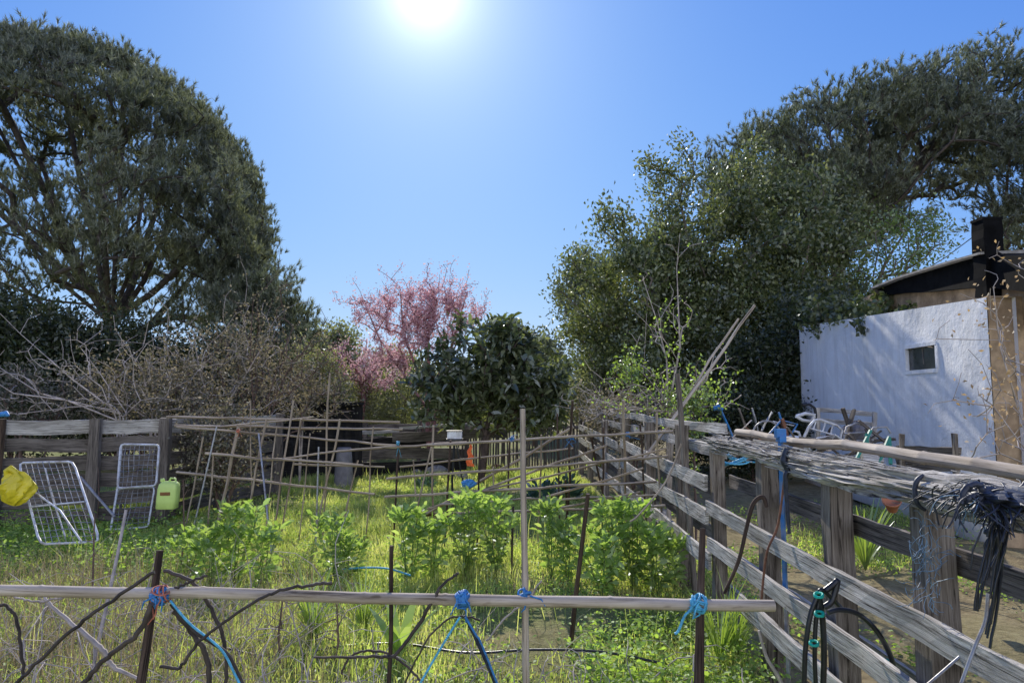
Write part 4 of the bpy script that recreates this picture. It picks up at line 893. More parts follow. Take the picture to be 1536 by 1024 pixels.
def leafy(name, label, px, py, r, h, n, L, W, mat):
    g0 = grd(px, py); d_ = unit(rng.normal(size=(n, 3))); d_[:, 2] = np.abs(d_[:, 2]); c = g0+d_*np.array([r, r, h])*rng.uniform(.3, 1, (n, 1))
    return tag(np_obj(name, oval_leaves(c, d_+np.array([0, 0, .5]), rng.uniform(.6, 1.2, n)*L, rng.uniform(.6, 1.1, n)*W, .3), 6, M[mat], at=g0), label, 'plant')
leafy('cabbage_plant', 'blue-green leafy cabbage just right of the upright bamboo pole', 812, 752, .22, .38, 110, .16, .07, 'dim')
leafy('cabbage_plant', 'dark leafy cabbage right of the blue-green one under the canes', 848, 750, .24, .42, 120, .16, .07, 'dim')
leafy('cabbage_plant', 'dull green cabbage in the shaded patch left of the blue wrap', 640, 735, .2, .28, 80, .13, .06, 'dim')
leafy('leafy_clump', 'light leafy clump on the sunny ground behind the middle frame', 900, 700, .26, .26, 240, .12, .05, 'weed')
leafy('leafy_clump', 'leafy clump along the foot of the far fence', 985, 745, .22, .3, 170, .1, .045, 'weed')
leafy('leafy_clump', 'leafy clump at the foot of the green canister', 262, 778, .3, .2, 140, .09, .045, 'bean')
for i, (px, py, L, lb) in enumerate([(470, 968, .32, 'bright grass tuft below the left half of the rail'), (1080, 1000, .34, 'bright grass tuft at the foot of the right stake'), (1105, 985, .28, 'grass tuft between the right stake and the fence'), (545, 950, .25, 'small bright grass tuft near the thin plain stake')]):
    rosette('grass_tuft', lb, px, py, 90, L, .007, 'agave', 2.0, 'grass tuft', 4, 'grass tufts')
rosette('strap_plant', 'light green strap-leaved plant behind the near fence by the pots', 0, 0, 34, .42, .026, 'agave', 2.1, loc=(X(1285, 6.6), 6.6, 0))
rosette('weed_plant', 'broad-leaved weed below the rail right of the thin stake', 598, 990, 9, .3, .07, 'bean', 1.8)

# ------------------------------------------------------------------ grass, weeds, dead stems
def field(x0, x1, y0, y1, n, dens=None):
    """random ground points, denser close to the camera"""
    u = rng.random(n*3); yy = y0*(y1/y0)**u; xx = rng.uniform(x0, x1, n*3)
    w_ = yy/y1; k = rng.random(n*3) < np.clip(w_*1.5, .3, 1); xx, yy = xx[k][:n], yy[k][:n]
    pat = .5+.5*np.sin(xx*2.1+1.3*np.sin(yy*1.7))*np.cos(yy*1.9+xx*.7); k = rng.random(len(xx)) < .35+.65*pat; xx, yy = xx[k], yy[k]
    if dens: k = dens(xx, yy); xx, yy = xx[k], yy[k]
    return xx, yy, pat[:0]
def blades(xx, yy, h, w, lean=.5):
    n = len(xx); z = gh(xx, yy); a = rng.uniform(0, 6.28, n); s_ = np.stack([np.cos(a), np.sin(a), 0*a], 1); b_ = rng.uniform(0, 6.28, n)
    l = np.abs(rng.normal(0, lean, n))*h; d_ = np.stack([np.cos(b_)*l, np.sin(b_)*l, 0*a], 1); base = np.stack([xx, yy, z-.01], 1); h = h[:, None]; w = (w*np.ones(n))[:, None]
    up = np.array([0, 0, 1.])
    p1 = base+up*h*.55+d_*.3; p2 = base+up*h*(1-.25*np.linalg.norm(d_, axis=1)[:, None]/h)+d_
    return np.concatenate([np.stack([base-s_*w/2, base+s_*w/2, p1+s_*w*.38, p1-s_*w*.38], 1), np.stack([p1-s_*w*.38, p1+s_*w*.38, p2+s_*w*.05, p2-s_*w*.05], 1)])
patch = lambda x, y: np.sin(x*1.1+2+np.sin(y*.8))*np.sin(y*.9+x*.5)
def inside(x, y): return x < FX-.05
xx, yy, _ = field(-7, FX-.04, 1.9, 15.8, 330000, lambda x, y: (patch(x, y) > -.9+.5*rng.random(len(x))))
hh = (.045+.11*rng.random(len(xx))**1.6)*(1+.55*np.clip(patch(xx*1.7, yy*1.5), -.6, 1))
tag(np_obj('grass', blades(xx, yy, hh, .0045+.0007*yy), 4, M['grass']), 'lush short grass over the garden plot', 'grass', kind='stuff')
xx, yy, _ = field(FX+.1, 7, 1.6, 11, 60000, lambda x, y: (patch(x*1.5, y*1.4+2) > .12+.35*rng.random(len(x))))
hh = .04+.1*rng.random(len(xx))**2
tag(np_obj('grass', blades(xx, yy, hh, .006+.0006*yy), 4, M['grass']), 'sparse grass on bare soil beyond the right fence', 'grass', kind='stuff')
# taller seeding grass and wiry stalks
xx, yy, _ = field(-6, FX-.1, 2.2, 14, 4500, lambda x, y: np.sin(x*2.3+y)*np.cos(y*1.7-x) > .1)
tag(np_obj('tall_grass', blades(xx, yy, .16+.22*rng.random(len(xx)), .0045+.0005*yy, .35), 4, M['grass']), 'taller tufty grass stems standing in the plot', 'grass', kind='stuff')
# low broad-leaved weeds
def weeds(x0, x1, y0, y1, nc, per, L, hmax, dens=None):
    xx, yy, _ = field(x0, x1, y0, y1, nc, dens); n = len(xx); s_ = .09
    cx = np.repeat(xx, per)+rng.normal(0, s_, n*per); cy = np.repeat(yy, per)+rng.normal(0, s_, n*per); hz = np.repeat(rng.uniform(.3, 1, n)*hmax, per)*rng.random(n*per)
    c = np.stack([cx, cy, gh(cx, cy)+.01+hz], 1); d_ = rng.normal(size=(n*per, 3))*np.array([1, 1, .4])+np.array([0, 0, .3])
    return oval_leaves(c, d_, L*rng.uniform(.5, 1.2, n*per), L*.5*rng.uniform(.6, 1.2, n*per), 1.0)
tag(np_obj('weeds', weeds(-7, FX-.1, 1.9, 14, 3600, 22, .034, .13), 6, M['weed']), 'low leafy weeds through the garden grass', 'weeds', kind='stuff')
tag(np_obj('weeds', weeds(FX+.1, 6, 1.6, 10, 2300, 16, .04, .16, lambda x, y: patch(x*1.5, y*1.4+2) > -.1), 6, M['weed']), 'low leafy weeds on the soil beyond the right fence', 'weeds', kind='stuff')
tag(np_obj('weeds', weeds(-7.5, -3, 6.2, 8.6, 900, 26, .05, .3), 6, M['weed']), 'taller weeds along the foot of the left fence', 'weeds', kind='stuff')
tag(np_obj('weeds', weeds(.4, FX, 2.2, 5, 500, 26, .04, .26), 6, M['weed']), 'taller weeds at the foot of the near fence', 'weeds', kind='stuff')
# dead stems: straw blades plus crooked stalks, thick on the left foreground
xx, yy, _ = field(-5.5, -.4, 2.2, 6.5, 20000, lambda x, y: x/y < -.34+.14*rng.random(len(x)))
tag(np_obj('dry_grass', blades(xx, yy, .12+.3*rng.random(len(xx)), .004, .7), 4, M['drygrass']), 'straw-coloured dead grass over the left foreground', 'dry grass', kind='stuff')
xx, yy, _ = field(-4, FX, 1.9, 9, 9000)
tag(np_obj('dry_grass', blades(xx, yy, .05+.14*rng.random(len(xx)), .0035, 1.4), 4, M['drygrass']), 'scattered dead blades through the green grass', 'dry grass', kind='stuff')
m = MB()
for i in range(520):
    left = i < 390
    x, y_ = (rng.uniform(-3.6, -.3), rng.uniform(2.5, 5.2)) if left else (rng.uniform(-1, 1.3), rng.uniform(2.5, 4.2))
    if left and x/y_ > -.2: x = -y_*rng.uniform(.25, .75)
    L = rng.uniform(.3, .9) if left else rng.uniform(.2, .55); a = rng.uniform(0, 6.28); p = np.array([x, y_, .0]); d_ = np.array([math.cos(a), math.sin(a)*.5, rng.uniform(.2, 1.6)]); pts = [p]
    for k in range(6): d_ = unit(d_+rng.normal(0, .28, 3)-np.array([0, 0, .07*k])); p = p+d_*L/6; p[2] = max(.02, p[2]); pts.append(p)
    m.tube(pts, np.linspace(.0045, .0015, 7)*rng.uniform(.6, 1.4), 4, False)
    if rng.random() < .6:
        q_ = pts[3]; e = unit(rng.normal(size=3)+np.array([0, 0, .5])); m.tube([q_, q_+e*L*.2, q_+e*L*.35+rng.normal(0, .03, 3)], [.0025, .002, .001], 4, False)
tag(m.build('dead_stems', M['twig_pale']), 'tangle of dry crooked stems low in the foreground', 'dead stems', kind='stuff')
# dead stalks left
for i, (px, top, bot, lb) in enumerate([(147, 700, 800, 'dead stalk left of the white stake'), (142, 770, 905, 'dark dead stalk close left of the white stake'), (275, 720, 870, 'dead stalk rising left of the bean plants'), (425, 890, 1010, 'thin dead stalk under the left half of the rail'), (505, 905, 1005, 'dark thin stalk below the rail left of the stake')]):
    g0 = grd(px-4, bot); a = P(px, top, g0[1]); mm = MB(); mid = (g0+a)/2+rng.normal(0, .015, 3); mm.tube([g0, mid, a], [.009, .007, .004], 6)
    for k in range(4): q_ = g0+(a-g0)*rng.uniform(.4, .95); e = unit(rng.normal(size=3)*np.array([1, .4, .5])+np.array([0, 0, .5])); mm.tube([q_, q_+e*.06, q_+e*.1+rng.normal(0, .015, 3)], [.004, .003, .0015], 4)
    tag(mm.build('dead_stalk', M['twig_brown'], at=g0), lb, 'stalk', 'dead stalks in the left bed')

# ------------------------------------------------------------------ wire bed bases against the left fence
def quadgrid(t, c, nu, nv, rf, rw, Y=None):
    """c: four 3D corners tl,tr,br,bl; tubular frame with woven wires"""
    tl, tr, br, bl = [np.asarray(p, float) for p in c]
    def at(u, v): return (tl*(1-u)+tr*u)*(1-v)+(bl*(1-u)+br*u)*v
    r = .09; loop = []
    for (u, v) in [(r, 0), (1-r, 0), (1-r*.3, r*.2), (1, r), (1, 1-r), (1-r*.3, 1-r*.2), (1-r, 1), (r, 1), (r*.3, 1-r*.2), (0, 1-r), (0, r), (r*.3, r*.2), (r, 0)]: loop.append(at(u, v))
    m = MB(); m.tube(loop, rf, 8); m.build('frame', M['white_metal'], t)
    n_ = unit(np.cross(tr-tl, bl-tl)); m = MB()
    for i in range(1, nu): m.tube([at(i/nu, f)+n_*.012*math.sin(f*9+i) for f in np.linspace(0, 1, 9)], rw, 4, False)
    for j in range(1, nv): m.tube([at(f, j/nv)+n_*.012*math.cos(f*9+j) for f in np.linspace(0, 1, 9)], rw, 4, False)
    m.build('wire_mesh', M['wire'], t)
    return at
b1_ = thing('bed_base', 'leaning wire-mesh folding bed base nearest the yellow bag', 'bed base', P(85, 800, 7.0))
at1 = quadgrid(b1_, [P(28, 694, 7.3), P(110, 692, 7.3), P(150, 812, 6.7), P(60, 816, 6.7)], 9, 13, .012, .0035)
m = MB(); m.tube([at1(.02, .56)+np.array([0, -.02, 0]), at1(.98, .52)+np.array([0, -.02, 0])], .009, 8); m.build('crossbar', M['white_metal'], b1_)
m = MB(); m.tube([at1(.0, .25)+np.array([0, -.04, 0]), P(90, 765, 6.75), P(122, 812, 6.6)], .009, 8); m.build('leg', M['white_metal'], b1_)
m = MB(); m.tube([P(68, 702, 7.2), P(78, 745, 7.1), P(98, 805, 6.8)], .008, 8); m.build('leg', M['white_metal'], b1_)
b2_ = thing('bed_base', 'folded wire-mesh bed base standing left of the pale green canister', 'bed base', P(205, 780, 8.1))
at2 = quadgrid(b2_, [P(181, 666, 8.25), P(239, 667, 8.25), P(234, 728, 8.05), P(176, 732, 8.05)], 8, 8, .013, .0035)
quadgrid(b2_, [P(177, 733, 8.1), P(232, 730, 8.1), P(222, 790, 7.9), P(165, 794, 7.9)], 7, 8, .010, .0035)
m = MB(); m.tube([P(182, 668, 8.25), P(178, 720, 8.1), P(166, 795, 7.85)], .012, 8); m.build('leg', M['white_metal'], b2_)
m = MB(); m.tube([P(120, 715, 8.0), P(172, 775, 7.9)], .016, 6); tag(m.build('metal_bar', M['wire'], at=P(172, 775, 7.9)), 'dull metal bar leaning between the two wire bed bases', 'bar')
# pale green canister
c = P(251, 742, 7.6); cn = thing('canister', 'pale green plastic canister with brown label hung by the left fence', 'canister', c)
m = MB(); wv, hv, dv = 30/F*7.6, 40/F*7.6, .13; rings = []
for z, s in ((0, .86), (.03, .97), (.3, 1), (.75, .98), (.9, .9), (.97, .72), (1, .5)):
    a = np.arange(20)*2*np.pi/20; sx = np.sign(np.cos(a))*np.abs(np.cos(a))**.45*wv/2*s; sy = np.sign(np.sin(a))*np.abs(np.sin(a))**.45*dv/2*s
    rings.append(np.stack([c[0]+sx+z*.02, c[1]+sy, c[2]-hv*.5+np.full(20, z*hv)], 1))
m.loft(rings); m.build('body', M['palegreen'], cn)
m = MB(); m.bar(c+np.array([-.045, -dv/2-.003, .02]), c+np.array([.06, -dv/2-.003, .022]), .006, .035); m.build('label', M['rustlabel'], cn)
m = MB(); m.lathe(c+np.array([-.06, 0, hv/2-.005]), [(.022, 0), (.024, .02), (.02, .035), (.0, .036)], 14); m.build('cap', M['palegreen'], cn)
m = MB(); m.tube([c+np.array([.01, 0, hv/2-.02]), c+np.array([.03, 0, hv/2+.035]), c+np.array([.08, 0, hv/2+.03]), c+np.array([.095, 0, hv/2-.03])], .011, 8); m.build('handle', M['palegreen'], cn)
# yellow bag at the left edge: crumpled sack with knotted neck
def crumple(name, label, c, rx, ry, rz, mat, cat, seed, amp=.2, k=26):
    r_ = np.random.default_rng(seed); rings = []; ph = r_.uniform(0, 6, 8)
    for j in range(17):
        v = j/16*math.pi; a = np.arange(k)*2*np.pi/k
        f = 1+amp*np.sin(a*3+ph[0]+v*2)*np.sin(v*2+ph[1])+amp*.6*np.sin(a*7+ph[2]-v*4)+amp*.45*np.abs(np.sin(a*5+ph[3]+v*7))
        sr = max(.03, math.sin(v))*f; rings.append(np.stack([c[0]+np.cos(a)*sr*rx, c[1]+np.sin(a)*sr*ry, c[2]-math.cos(v)*rz*(1+.1*np.sin(a*4+ph[4]))], 1))
    m = MB(); m.loft(rings, False); return tag(m.build(name, M[mat], at=c), label, cat)
yc = P(24, 732, 6.8)
crumple('plastic_bag', 'crumpled yellow plastic bag hanging on the left edge post', yc, .15, .08, .155, 'yellow', 'bag', 3)
m = MB(); q_ = yc+np.array([-.08, 0, .12]); m.tube([q_, q_+np.array([-.02, 0, .05]), q_+np.array([.03, -.02, .075]), q_+np.array([.08, -.02, .04]), q_+np.array([.11, -.03, .0])], [.03, .035, .028, .03, .012], 8, jit=.2)
m.build('knot', M['yellow'], bpy.data.objects['plastic_bag'])

# ------------------------------------------------------------------ things at the far end of the plot
c = P(682, 652, 9.6); lt = thing('garden_lamp', 'small white lamp box on a black stand behind the middle frame', 'lamp', (c[0], c[1], 0))
m = MB(); m.bar(c+np.array([-.1, 0, 0]), c+np.array([.1, 0, 0]), .12, .10, seg=4, jit=.002); m.build('box', M['white_plastic'], lt)
m = MB(); m.bar(c+np.array([-.115, 0, -.065]), c+np.array([.115, 0, -.065]), .15, .03); m.bar(c+np.array([-.115, 0, .056]), c+np.array([.1, 0, .056]), .14, .012); m.build('rim', M['black_plastic'], lt)
m = MB(); m.tube([c+np.array([0, 0, -.07]), (c[0]-.03, c[1], .5), (c[0]-.02, c[1], -.02)], .016, 8); m.tube([c+np.array([.02, 0, -.1]), (c[0]+.1, c[1], .55), (c[0]+.28, c[1], 0)], .010, 8); m.build('stand', M['black_plastic'], lt)
c = P(705, 682, 8.2); rings = []
for i, f in enumerate(np.linspace(0, 1, 12)):
    w_ = .012+.032*f**.8; z = c[2]+.13-.26*f; k = .012*math.sin(f*14)
    rings.append([(c[0]-w_+k, c[1]+.01*math.sin(f*9), z), (c[0]+k*.5, c[1]-.02, z), (c[0]+w_+k, c[1]+.012*math.cos(f*11), z-.01*(i % 2)), (c[0]+k*.5, c[1]-.01, z)])
m = MB(); m.loft(rings, False); tag(m.build('orange_rag', M['orange'], at=c), 'orange rag hanging from the top cane of the middle frame', 'rag')
m = MB(); c = P(702, 725, 7.35); crumple('blue_bag', 'small blue plastic wrap caught on the crossing canes', c, .065, .03, .045, 'blue', 'bag', 5, .3)
c0 = P(516, 690, 12.6)*np.array([1, 1, 0]); m = MB(); m.lathe(c0, [(.17, 0), (.165, .25), (.15, .5), (.13, .72), (.12, .74), (.0, .74)], 18); tag(m.build('grey_drum', M['grey_cloth'], at=c0), 'grey upright roll standing by the black panel', 'roll')
for (px, py, w_, h_, lb, mt) in ((655, 706, .5, .26, 'largest stone in the heap at the middle of the plot', 'stone'), (690, 712, .3, .2, 'stone right of the largest in the heap', 'stone'), (625, 705, .25, .15, 'small stone at the left of the heap', 'stone'), (745, 700, .3, .2, 'rusty lump right of the stone heap', 'rust'), (990, 775, .3, .2, 'stone at the foot of the far fence', 'stone')):
    g0 = grd(px, py+8); crumple('stone', lb, g0+np.array([0, 0, h_*.35]), w_/2, w_*.4, h_/2, mt, 'stone', int(px), .1)

# ------------------------------------------------------------------ junk pile before the shed
def tubes(name, label, cat, parts, base, group=None):
    t = thing(name, label, cat, base, 0, group)
    for pn, mt, segs, r in parts:
        m = MB()
        for s_ in segs: m.tube([np.asarray(p) for p in s_], r, 8)
        m.build(pn, M[mt], t)
    return t
gj = 'junk heaped in front of the shed'
def Q(Y, *l): return [P(a, b, Y) for a, b in l]
Yj = 8.6
tubes('chair_frame', 'white tubular chair frame lying on its back on the junk pile', 'chair frame', [
    ('back_frame', 'white_metal', [Q(Yj, (1203, 662), (1213, 640), (1222, 630), (1230, 629), (1256, 638), (1263, 645), (1258, 668))], .016),
    ('slat', 'white_metal', [Q(Yj, (1212, 641), (1257, 654)), Q(Yj, (1224, 632), (1220, 644)), Q(Yj, (1238, 634), (1234, 648)), Q(Yj, (1249, 638), (1246, 651))], .009),
    ('seat_frame', 'white_metal', [Q(Yj-.1, (1214, 672), (1226, 657), (1252, 652), (1238, 674)), Q(Yj-.3, (1252, 652), (1288, 674))], .012),
    ('leg', 'white_metal', [Q(Yj-.2, (1203, 660), (1216, 676))], .012), ('leg', 'wire', [Q(Yj-.2, (1225, 673), (1290, 668))], .014)], P(1235, 700, Yj), gj)
tubes('chair_frame', 'white folding chair frame tipped behind the wheel-like tubes at the left of the pile', 'chair frame', [
    ('back_frame', 'white_plastic', [Q(9.2, (1194, 624), (1208, 620), (1222, 622), (1218, 632), (1204, 630), (1194, 624))], .022),
    ('arm', 'white_plastic', [Q(9.2, (1222, 624), (1214, 640), (1204, 660))], .02), ('leg', 'white_plastic', [Q(9.2, (1190, 646), (1198, 648), (1202, 660))], .018)], P(1208, 700, 9.2), gj)
tubes('handlebar', 'black curved handlebar sticking up at the top of the junk pile', 'handlebar', [('bar', 'black_plastic', [Q(9.3, (1206, 607), (1214, 606), (1222, 612), (1224, 622), (1222, 640))], .02), ('grip', 'black_plastic', [Q(9.3, (1203, 607), (1210, 606))], .028)], P(1222, 700, 9.3), gj)
pf_ = thing('pallet', 'grey rectangular wooden pallet leaning on the white wall', 'pallet', P(1260, 700, 9.6), 0, gj)
for a, e in (((1225, 614), (1312, 621)), ((1225, 630), (1312, 637)), ((1228, 655), (1308, 660))):
    m = MB(); m.bar(P(*a, 10.0), P(*e, 9.4), .03, .06, seg=4, jit=.003); m.build('slat', M['plank'], pf_)
for a, e in (((1312, 618), (1311, 664)), ((1226, 612), (1227, 664))):
    m = MB(); m.bar(P(*a, 9.38), P(*e, 9.34), .05, .05, up=(1, 0, 0), seg=3, jit=.003); m.build('post', M['plank'], pf_)
def bstick(label, pts, Y, w, mt, nm='board', cat='board'):
    a, e = P(*pts[0], Y), P(*pts[1], Y); m = MB(); m.bar(a, e, w*.4, w, up=(0, 1, .1), seg=5, jit=.003); return tag(m.build(nm, M[mt], at=e), label, cat, gj)
bstick('thick dark board slanting upright over the tubular chair frame', ((1281, 614), (1264, 672)), 8.9, .07, 'plank_dark')
bstick('brown board leaning at the foot of the wooden frame', ((1268, 660), (1296, 670)), 8.7, .05, 'post')
st = thing('stool', 'green-legged stool with a worn plank seat', 'stool', P(1305, 720, 7.4), 0, gj)
m = MB(); m.bar(P(1292, 680, 7.4), P(1322, 683, 7.4), .05, .16, up=(.0, .5, 1), seg=3, jit=.004); m.build('seat', M['plank'], st)
for a, e in (((1306, 645), (1284, 690)), ((1334, 655), (1318, 694)), ((1334, 658), (1336, 696)), ((1300, 650), (1302, 700))):
    m = MB(); m.bar(P(*a, 7.45), P(*e, 7.35), .028, .028, up=(0, 1, 0)); m.build('leg', M['green_paint'], st)
m = MB(); m.tube(Q(7.5, (1300, 690), (1304, 650), (1310, 641), (1330, 640), (1336, 650)), .009, 8); m.build('brace', M['wire'], st)
for i, (px, py, lb) in enumerate([(1338, 756, 'tilted terracotta pot behind the near fence')]):
    c = P(px, py, 5.6); m = MB(); s = .065; m.lathe(c, [(s*.6, -s), (s*.95, s*.7), (s*1.1, s*.7), (s*1.12, s), (s*.98, s), (s*.85, s*.5), (0, s*.4)], 20, axis=(rng.normal(0, .5), -.6, .7)); tag(m.build('flower_pot', M['terracotta'], at=c), lb, 'pot')
# rusty tools, sticks and bars to the left of the pile
for i, (a, e, Y, mt, w, lb) in enumerate([((1108, 612), (1122, 650), 9.0, 'plank_dark', .05, 'dark plank leaning left in the shaded pile'), ((1128, 612), (1138, 650), 9.2, 'wire', .04, 'grey metal strip upright in the shaded pile'), ((1158, 618), (1142, 646), 9.0, 'wire', .035, 'bent pale strip in the shaded pile'),
        ((1100, 655), (1128, 630), 8.4, 'twig_pale', .02, 'pale stick crossing the shaded pile'), ((1086, 611), (1112, 592), 8.6, 'twig_pale', .018, 'pale thin stick pointing up from the blue hand truck'), ((1172, 628), (1180, 655), 9.0, 'rust', .09, 'rusty plate in the shaded pile'), ((1160, 632), (1190, 638), 9.1, 'white_plastic', .035, 'white strip in the shaded pile')]):
    bstick(lb, (a, e), Y, w, mt, 'scrap_bar', 'scrap')
tubes('chair_frame', 'grey tubular chair frame upside down right of the white one', 'chair frame', [
    ('leg', 'wire', [Q(8.8, (1262, 672), (1270, 640), (1284, 634), (1300, 640), (1306, 672))], .013), ('seat_frame', 'wire', [Q(8.7, (1258, 662), (1310, 660)), Q(8.7, (1266, 650), (1302, 648))], .012)], P(1284, 700, 8.8), gj)
tubes('bicycle_frame', 'dull bicycle frame with one bare wheel rim in the shaded pile', 'bicycle', [
    ('wheel_rim', 'wire', [[P(1150+22*math.cos(a), 655+24*math.sin(a), 9.0) for a in np.linspace(0, 6.3, 22)]], .012), ('frame', 'bluepaint', [Q(9.0, (1150, 655), (1172, 630), (1196, 636), (1180, 662), (1150, 655)), Q(9.0, (1172, 630), (1168, 618))], .014)], P(1160, 700, 9), gj)
crumple('sack', 'grey crumpled sack at the foot of the wooden pallet', P(1285, 650, 9.2), .16, .1, .16, 'grey_cloth', 'sack', 9, .25)
crumple('sack', 'pale crumpled sack slumped under the white chair frame', P(1190, 668, 8.9), .2, .1, .12, 'white_plastic', 'sack', 12, .25)
for i, (a, e, mt, w) in enumerate([((1130, 660), (1200, 668), 'plank', .05), ((1240, 676), (1330, 664), 'twig_pale', .03), ((1215, 690), (1300, 684), 'plank', .06), ((1118, 640), (1150, 668), 'rust', .04), ((1310, 690), (1345, 676), 'post', .05), ((1205, 675), (1180, 640), 'plank_dark', .05)]):
    bstick(['grey board lying low at the left of the pile', 'pale stick lying across the pile toward the stool', 'grey board flat at the front of the pile', 'rusty bar slanting through the bicycle frame', 'brown board end by the foot of the stool', 'dark board slanting under the black handlebar'][i], (a, e), 8.3+.1*i, w, mt, 'scrap_board', 'scrap')
ht = thing('hand_truck', 'blue hand truck frame leaning beside the far fence', 'hand truck', P(1090, 690, 8.4), 0, gj)
m = MB(); m.tube(Q(8.4, (1073, 612), (1082, 616), (1095, 645), (1104, 668)), .014, 8); m.build('frame', M['bluepaint'], ht)
m = MB(); m.tube(Q(8.38, (1070, 613), (1078, 610), (1083, 615)), .028, 8); m.build('grip', M['bluepaint'], ht)
rng_h = np.random.default_rng(5); gh_ = thing('hose_coil', 'tangled blue garden hose behind the near end of the far fence', 'hose', P(1105, 690, 6.6))
m = MB()
for k in range(6):
    c = P(1100+k*4, 688+rng_h.normal(0, 4), 6.6); th_ = np.linspace(0, 5.5, 24); m.tube(np.stack([c[0]+.16*np.cos(th_)*rng_h.uniform(.7, 1.1), c[1]+.12*np.sin(th_), c[2]+.06*np.sin(th_+k)+.01*k], 1), .009, 6)
m.build('coil', M['cyan'], gh_)
m = MB()
for k in range(24):
    c = P(rng.uniform(1095, 1330), rng.uniform(655, 700), rng.uniform(8, 9.3)); d_ = unit(rng.normal(size=3)*np.array([1, .5, .5]))*rng.uniform(.15, .5); m.bar(c-d_, c+d_, rng.uniform(.015, .06), rng.uniform(.015, .05), seg=2, jit=.003)
m.build('scrap_heap', M['plank_dark']); tag(bpy.data.objects['scrap_heap'], 'dark mass of small scrap wood under the junk', 'scrap wood', kind='stuff')
m = MB()
for k in range(4): m.bar(P(1345, 672+k*9, 7.7), P(1440, 676+k*9, 7.0), .03, .06, seg=5, jit=.006)
for px in (1352, 1432): m.bar(P(px, 650, 7.6 if px < 1400 else 7.0), P(px+3, 715, 7.6 if px < 1400 else 7.0), .04, .04, up=(0, 1, 0), seg=3, jit=.004)
tag(m.build('scrap_pallet', M['post'], at=P(1400, 715, 7.3)), 'brown slatted pallet leaning at the foot of the white wall', 'pallet', gj)

# ------------------------------------------------------------------ on the near fence
hc = thing('hose_coil', 'black hose with teal clips looped over the near fence', 'hose', P(1240, 880, 2.95))
def loopo(pts, r, mt='black_plastic', nm='hose_loop', Y=2.9):
    return rope(nm, '', [P(a, b_, Y+(o_[0] if o_ else 0)) for a, b_, *o_ in pts], r, mt, '', parent=hc, k=10)
loopo([(1226, 893), (1215, 925), (1208, 975), (1206, 1040)], .010); loopo([(1228, 892), (1234, 930), (1236, 985), (1234, 1045)], .012); loopo([(1232, 886), (1224, 930), (1222, 985), (1225, 1045)], .009)
loopo([(1242, 918), (1262, 914), (1290, 922), (1318, 950), (1338, 990), (1345, 1040)], .010, Y=2.75); loopo([(1224, 893), (1232, 884), (1244, 893), (1256, 905), (1262, 912)], .009)
loopo([(1238, 885), (1250, 876), (1256, 872), (1248, 900), (1236, 910)], .013)
for px, py in ((1228, 892), (1229, 920), (1221, 964), (1327, 992)):
    m = MB(); c = P(px, py, 2.86); 
    for k in range(2): th_ = np.linspace(0, 6.3, 12); m.tube(np.stack([c[0]+.016*np.cos(th_), c[1]+.016*np.sin(th_), c[2]+.006*np.sin(th_+k)], 1), .005, 5)
    m.build('clip', M['teal'], hc)
# dark net bundle flung over the rail at the right edge
nb = thing('net_bundle', 'bundle of dark netting and cords flung over the fence at the right edge', 'net', P(1490, 740, 2.0))
r2 = np.random.default_rng(11)
def tangle(n, cx, cy, sx, sy, Y, r, mt, nm, L=.25, sd=.1):
    m = MB()
    for i in range(n):
        p = P(cx+r2.normal(0, sx), cy+r2.normal(0, sy), Y+r2.normal(0, sd*.5)); d_ = unit(r2.normal(size=3)*np.array([.3, 1, .12])); pts = [p]; w0 = r2.normal(0, .12, 3); w0[2] = -abs(w0[2])-.03; d_[2] = min(d_[2], .05)
        for k in range(9): d_ = unit(d_+w0*np.array([1, .5, .7])+r2.normal(0, .14, 3)*np.array([1, 1, .5])-np.array([0, 0, .05])); p = p+d_*L/9; pts.append(p)
        m.tube(pts, r*r2.uniform(.6, 1.4), 4, False)
    return m.build(nm, M[mt], nb)
tangle(110, 1500, 744, 26, 9, 1.98, .0022, 'net', 'netting', .12, .06); tangle(50, 1480, 750, 24, 8, 2.0, .0012, 'net_blue', 'fringe', .11, .05)
tangle(50, 1480, 728, 34, 5, 2.05, .0018, 'net', 'netting', .16, .06)
for (qx, qy, a1, a2, a3, sd_) in ((1492, 745, .05, .10, .028, 4), (1515, 752, .05, .08, .03, 6)):
    crumple('fold', '', P(qx, qy, 1.97), a1, a2, a3, 'net', '', sd_, .3); o_ = bpy.data.objects[[o.name for o in bpy.data.objects if o.name.startswith('fold')][-1]]
    w_ = o_.location.copy(); o_.parent = nb; o_.location = w_-nb.location
    for k_ in ('label', 'category'):
        if k_ in o_: del o_[k_]
for pts, rr in ((((1440, 755), (1450, 730), (1470, 728), (1474, 745), (1462, 765)), .009), (((1468, 750), (1480, 736), (1500, 738), (1512, 755), (1510, 780)), .011), (((1448, 752), (1462, 742), (1480, 748), (1486, 765)), .008), (((1478, 742), (1505, 752), (1540, 722)), .006), (((1480, 800), (1498, 770), (1520, 745), (1550, 715)), .006)):
    rope('rope_loop', '', pp(1.95, *pts), rr, 'net', '', parent=nb, k=8, wob=.0015)
m = MB()
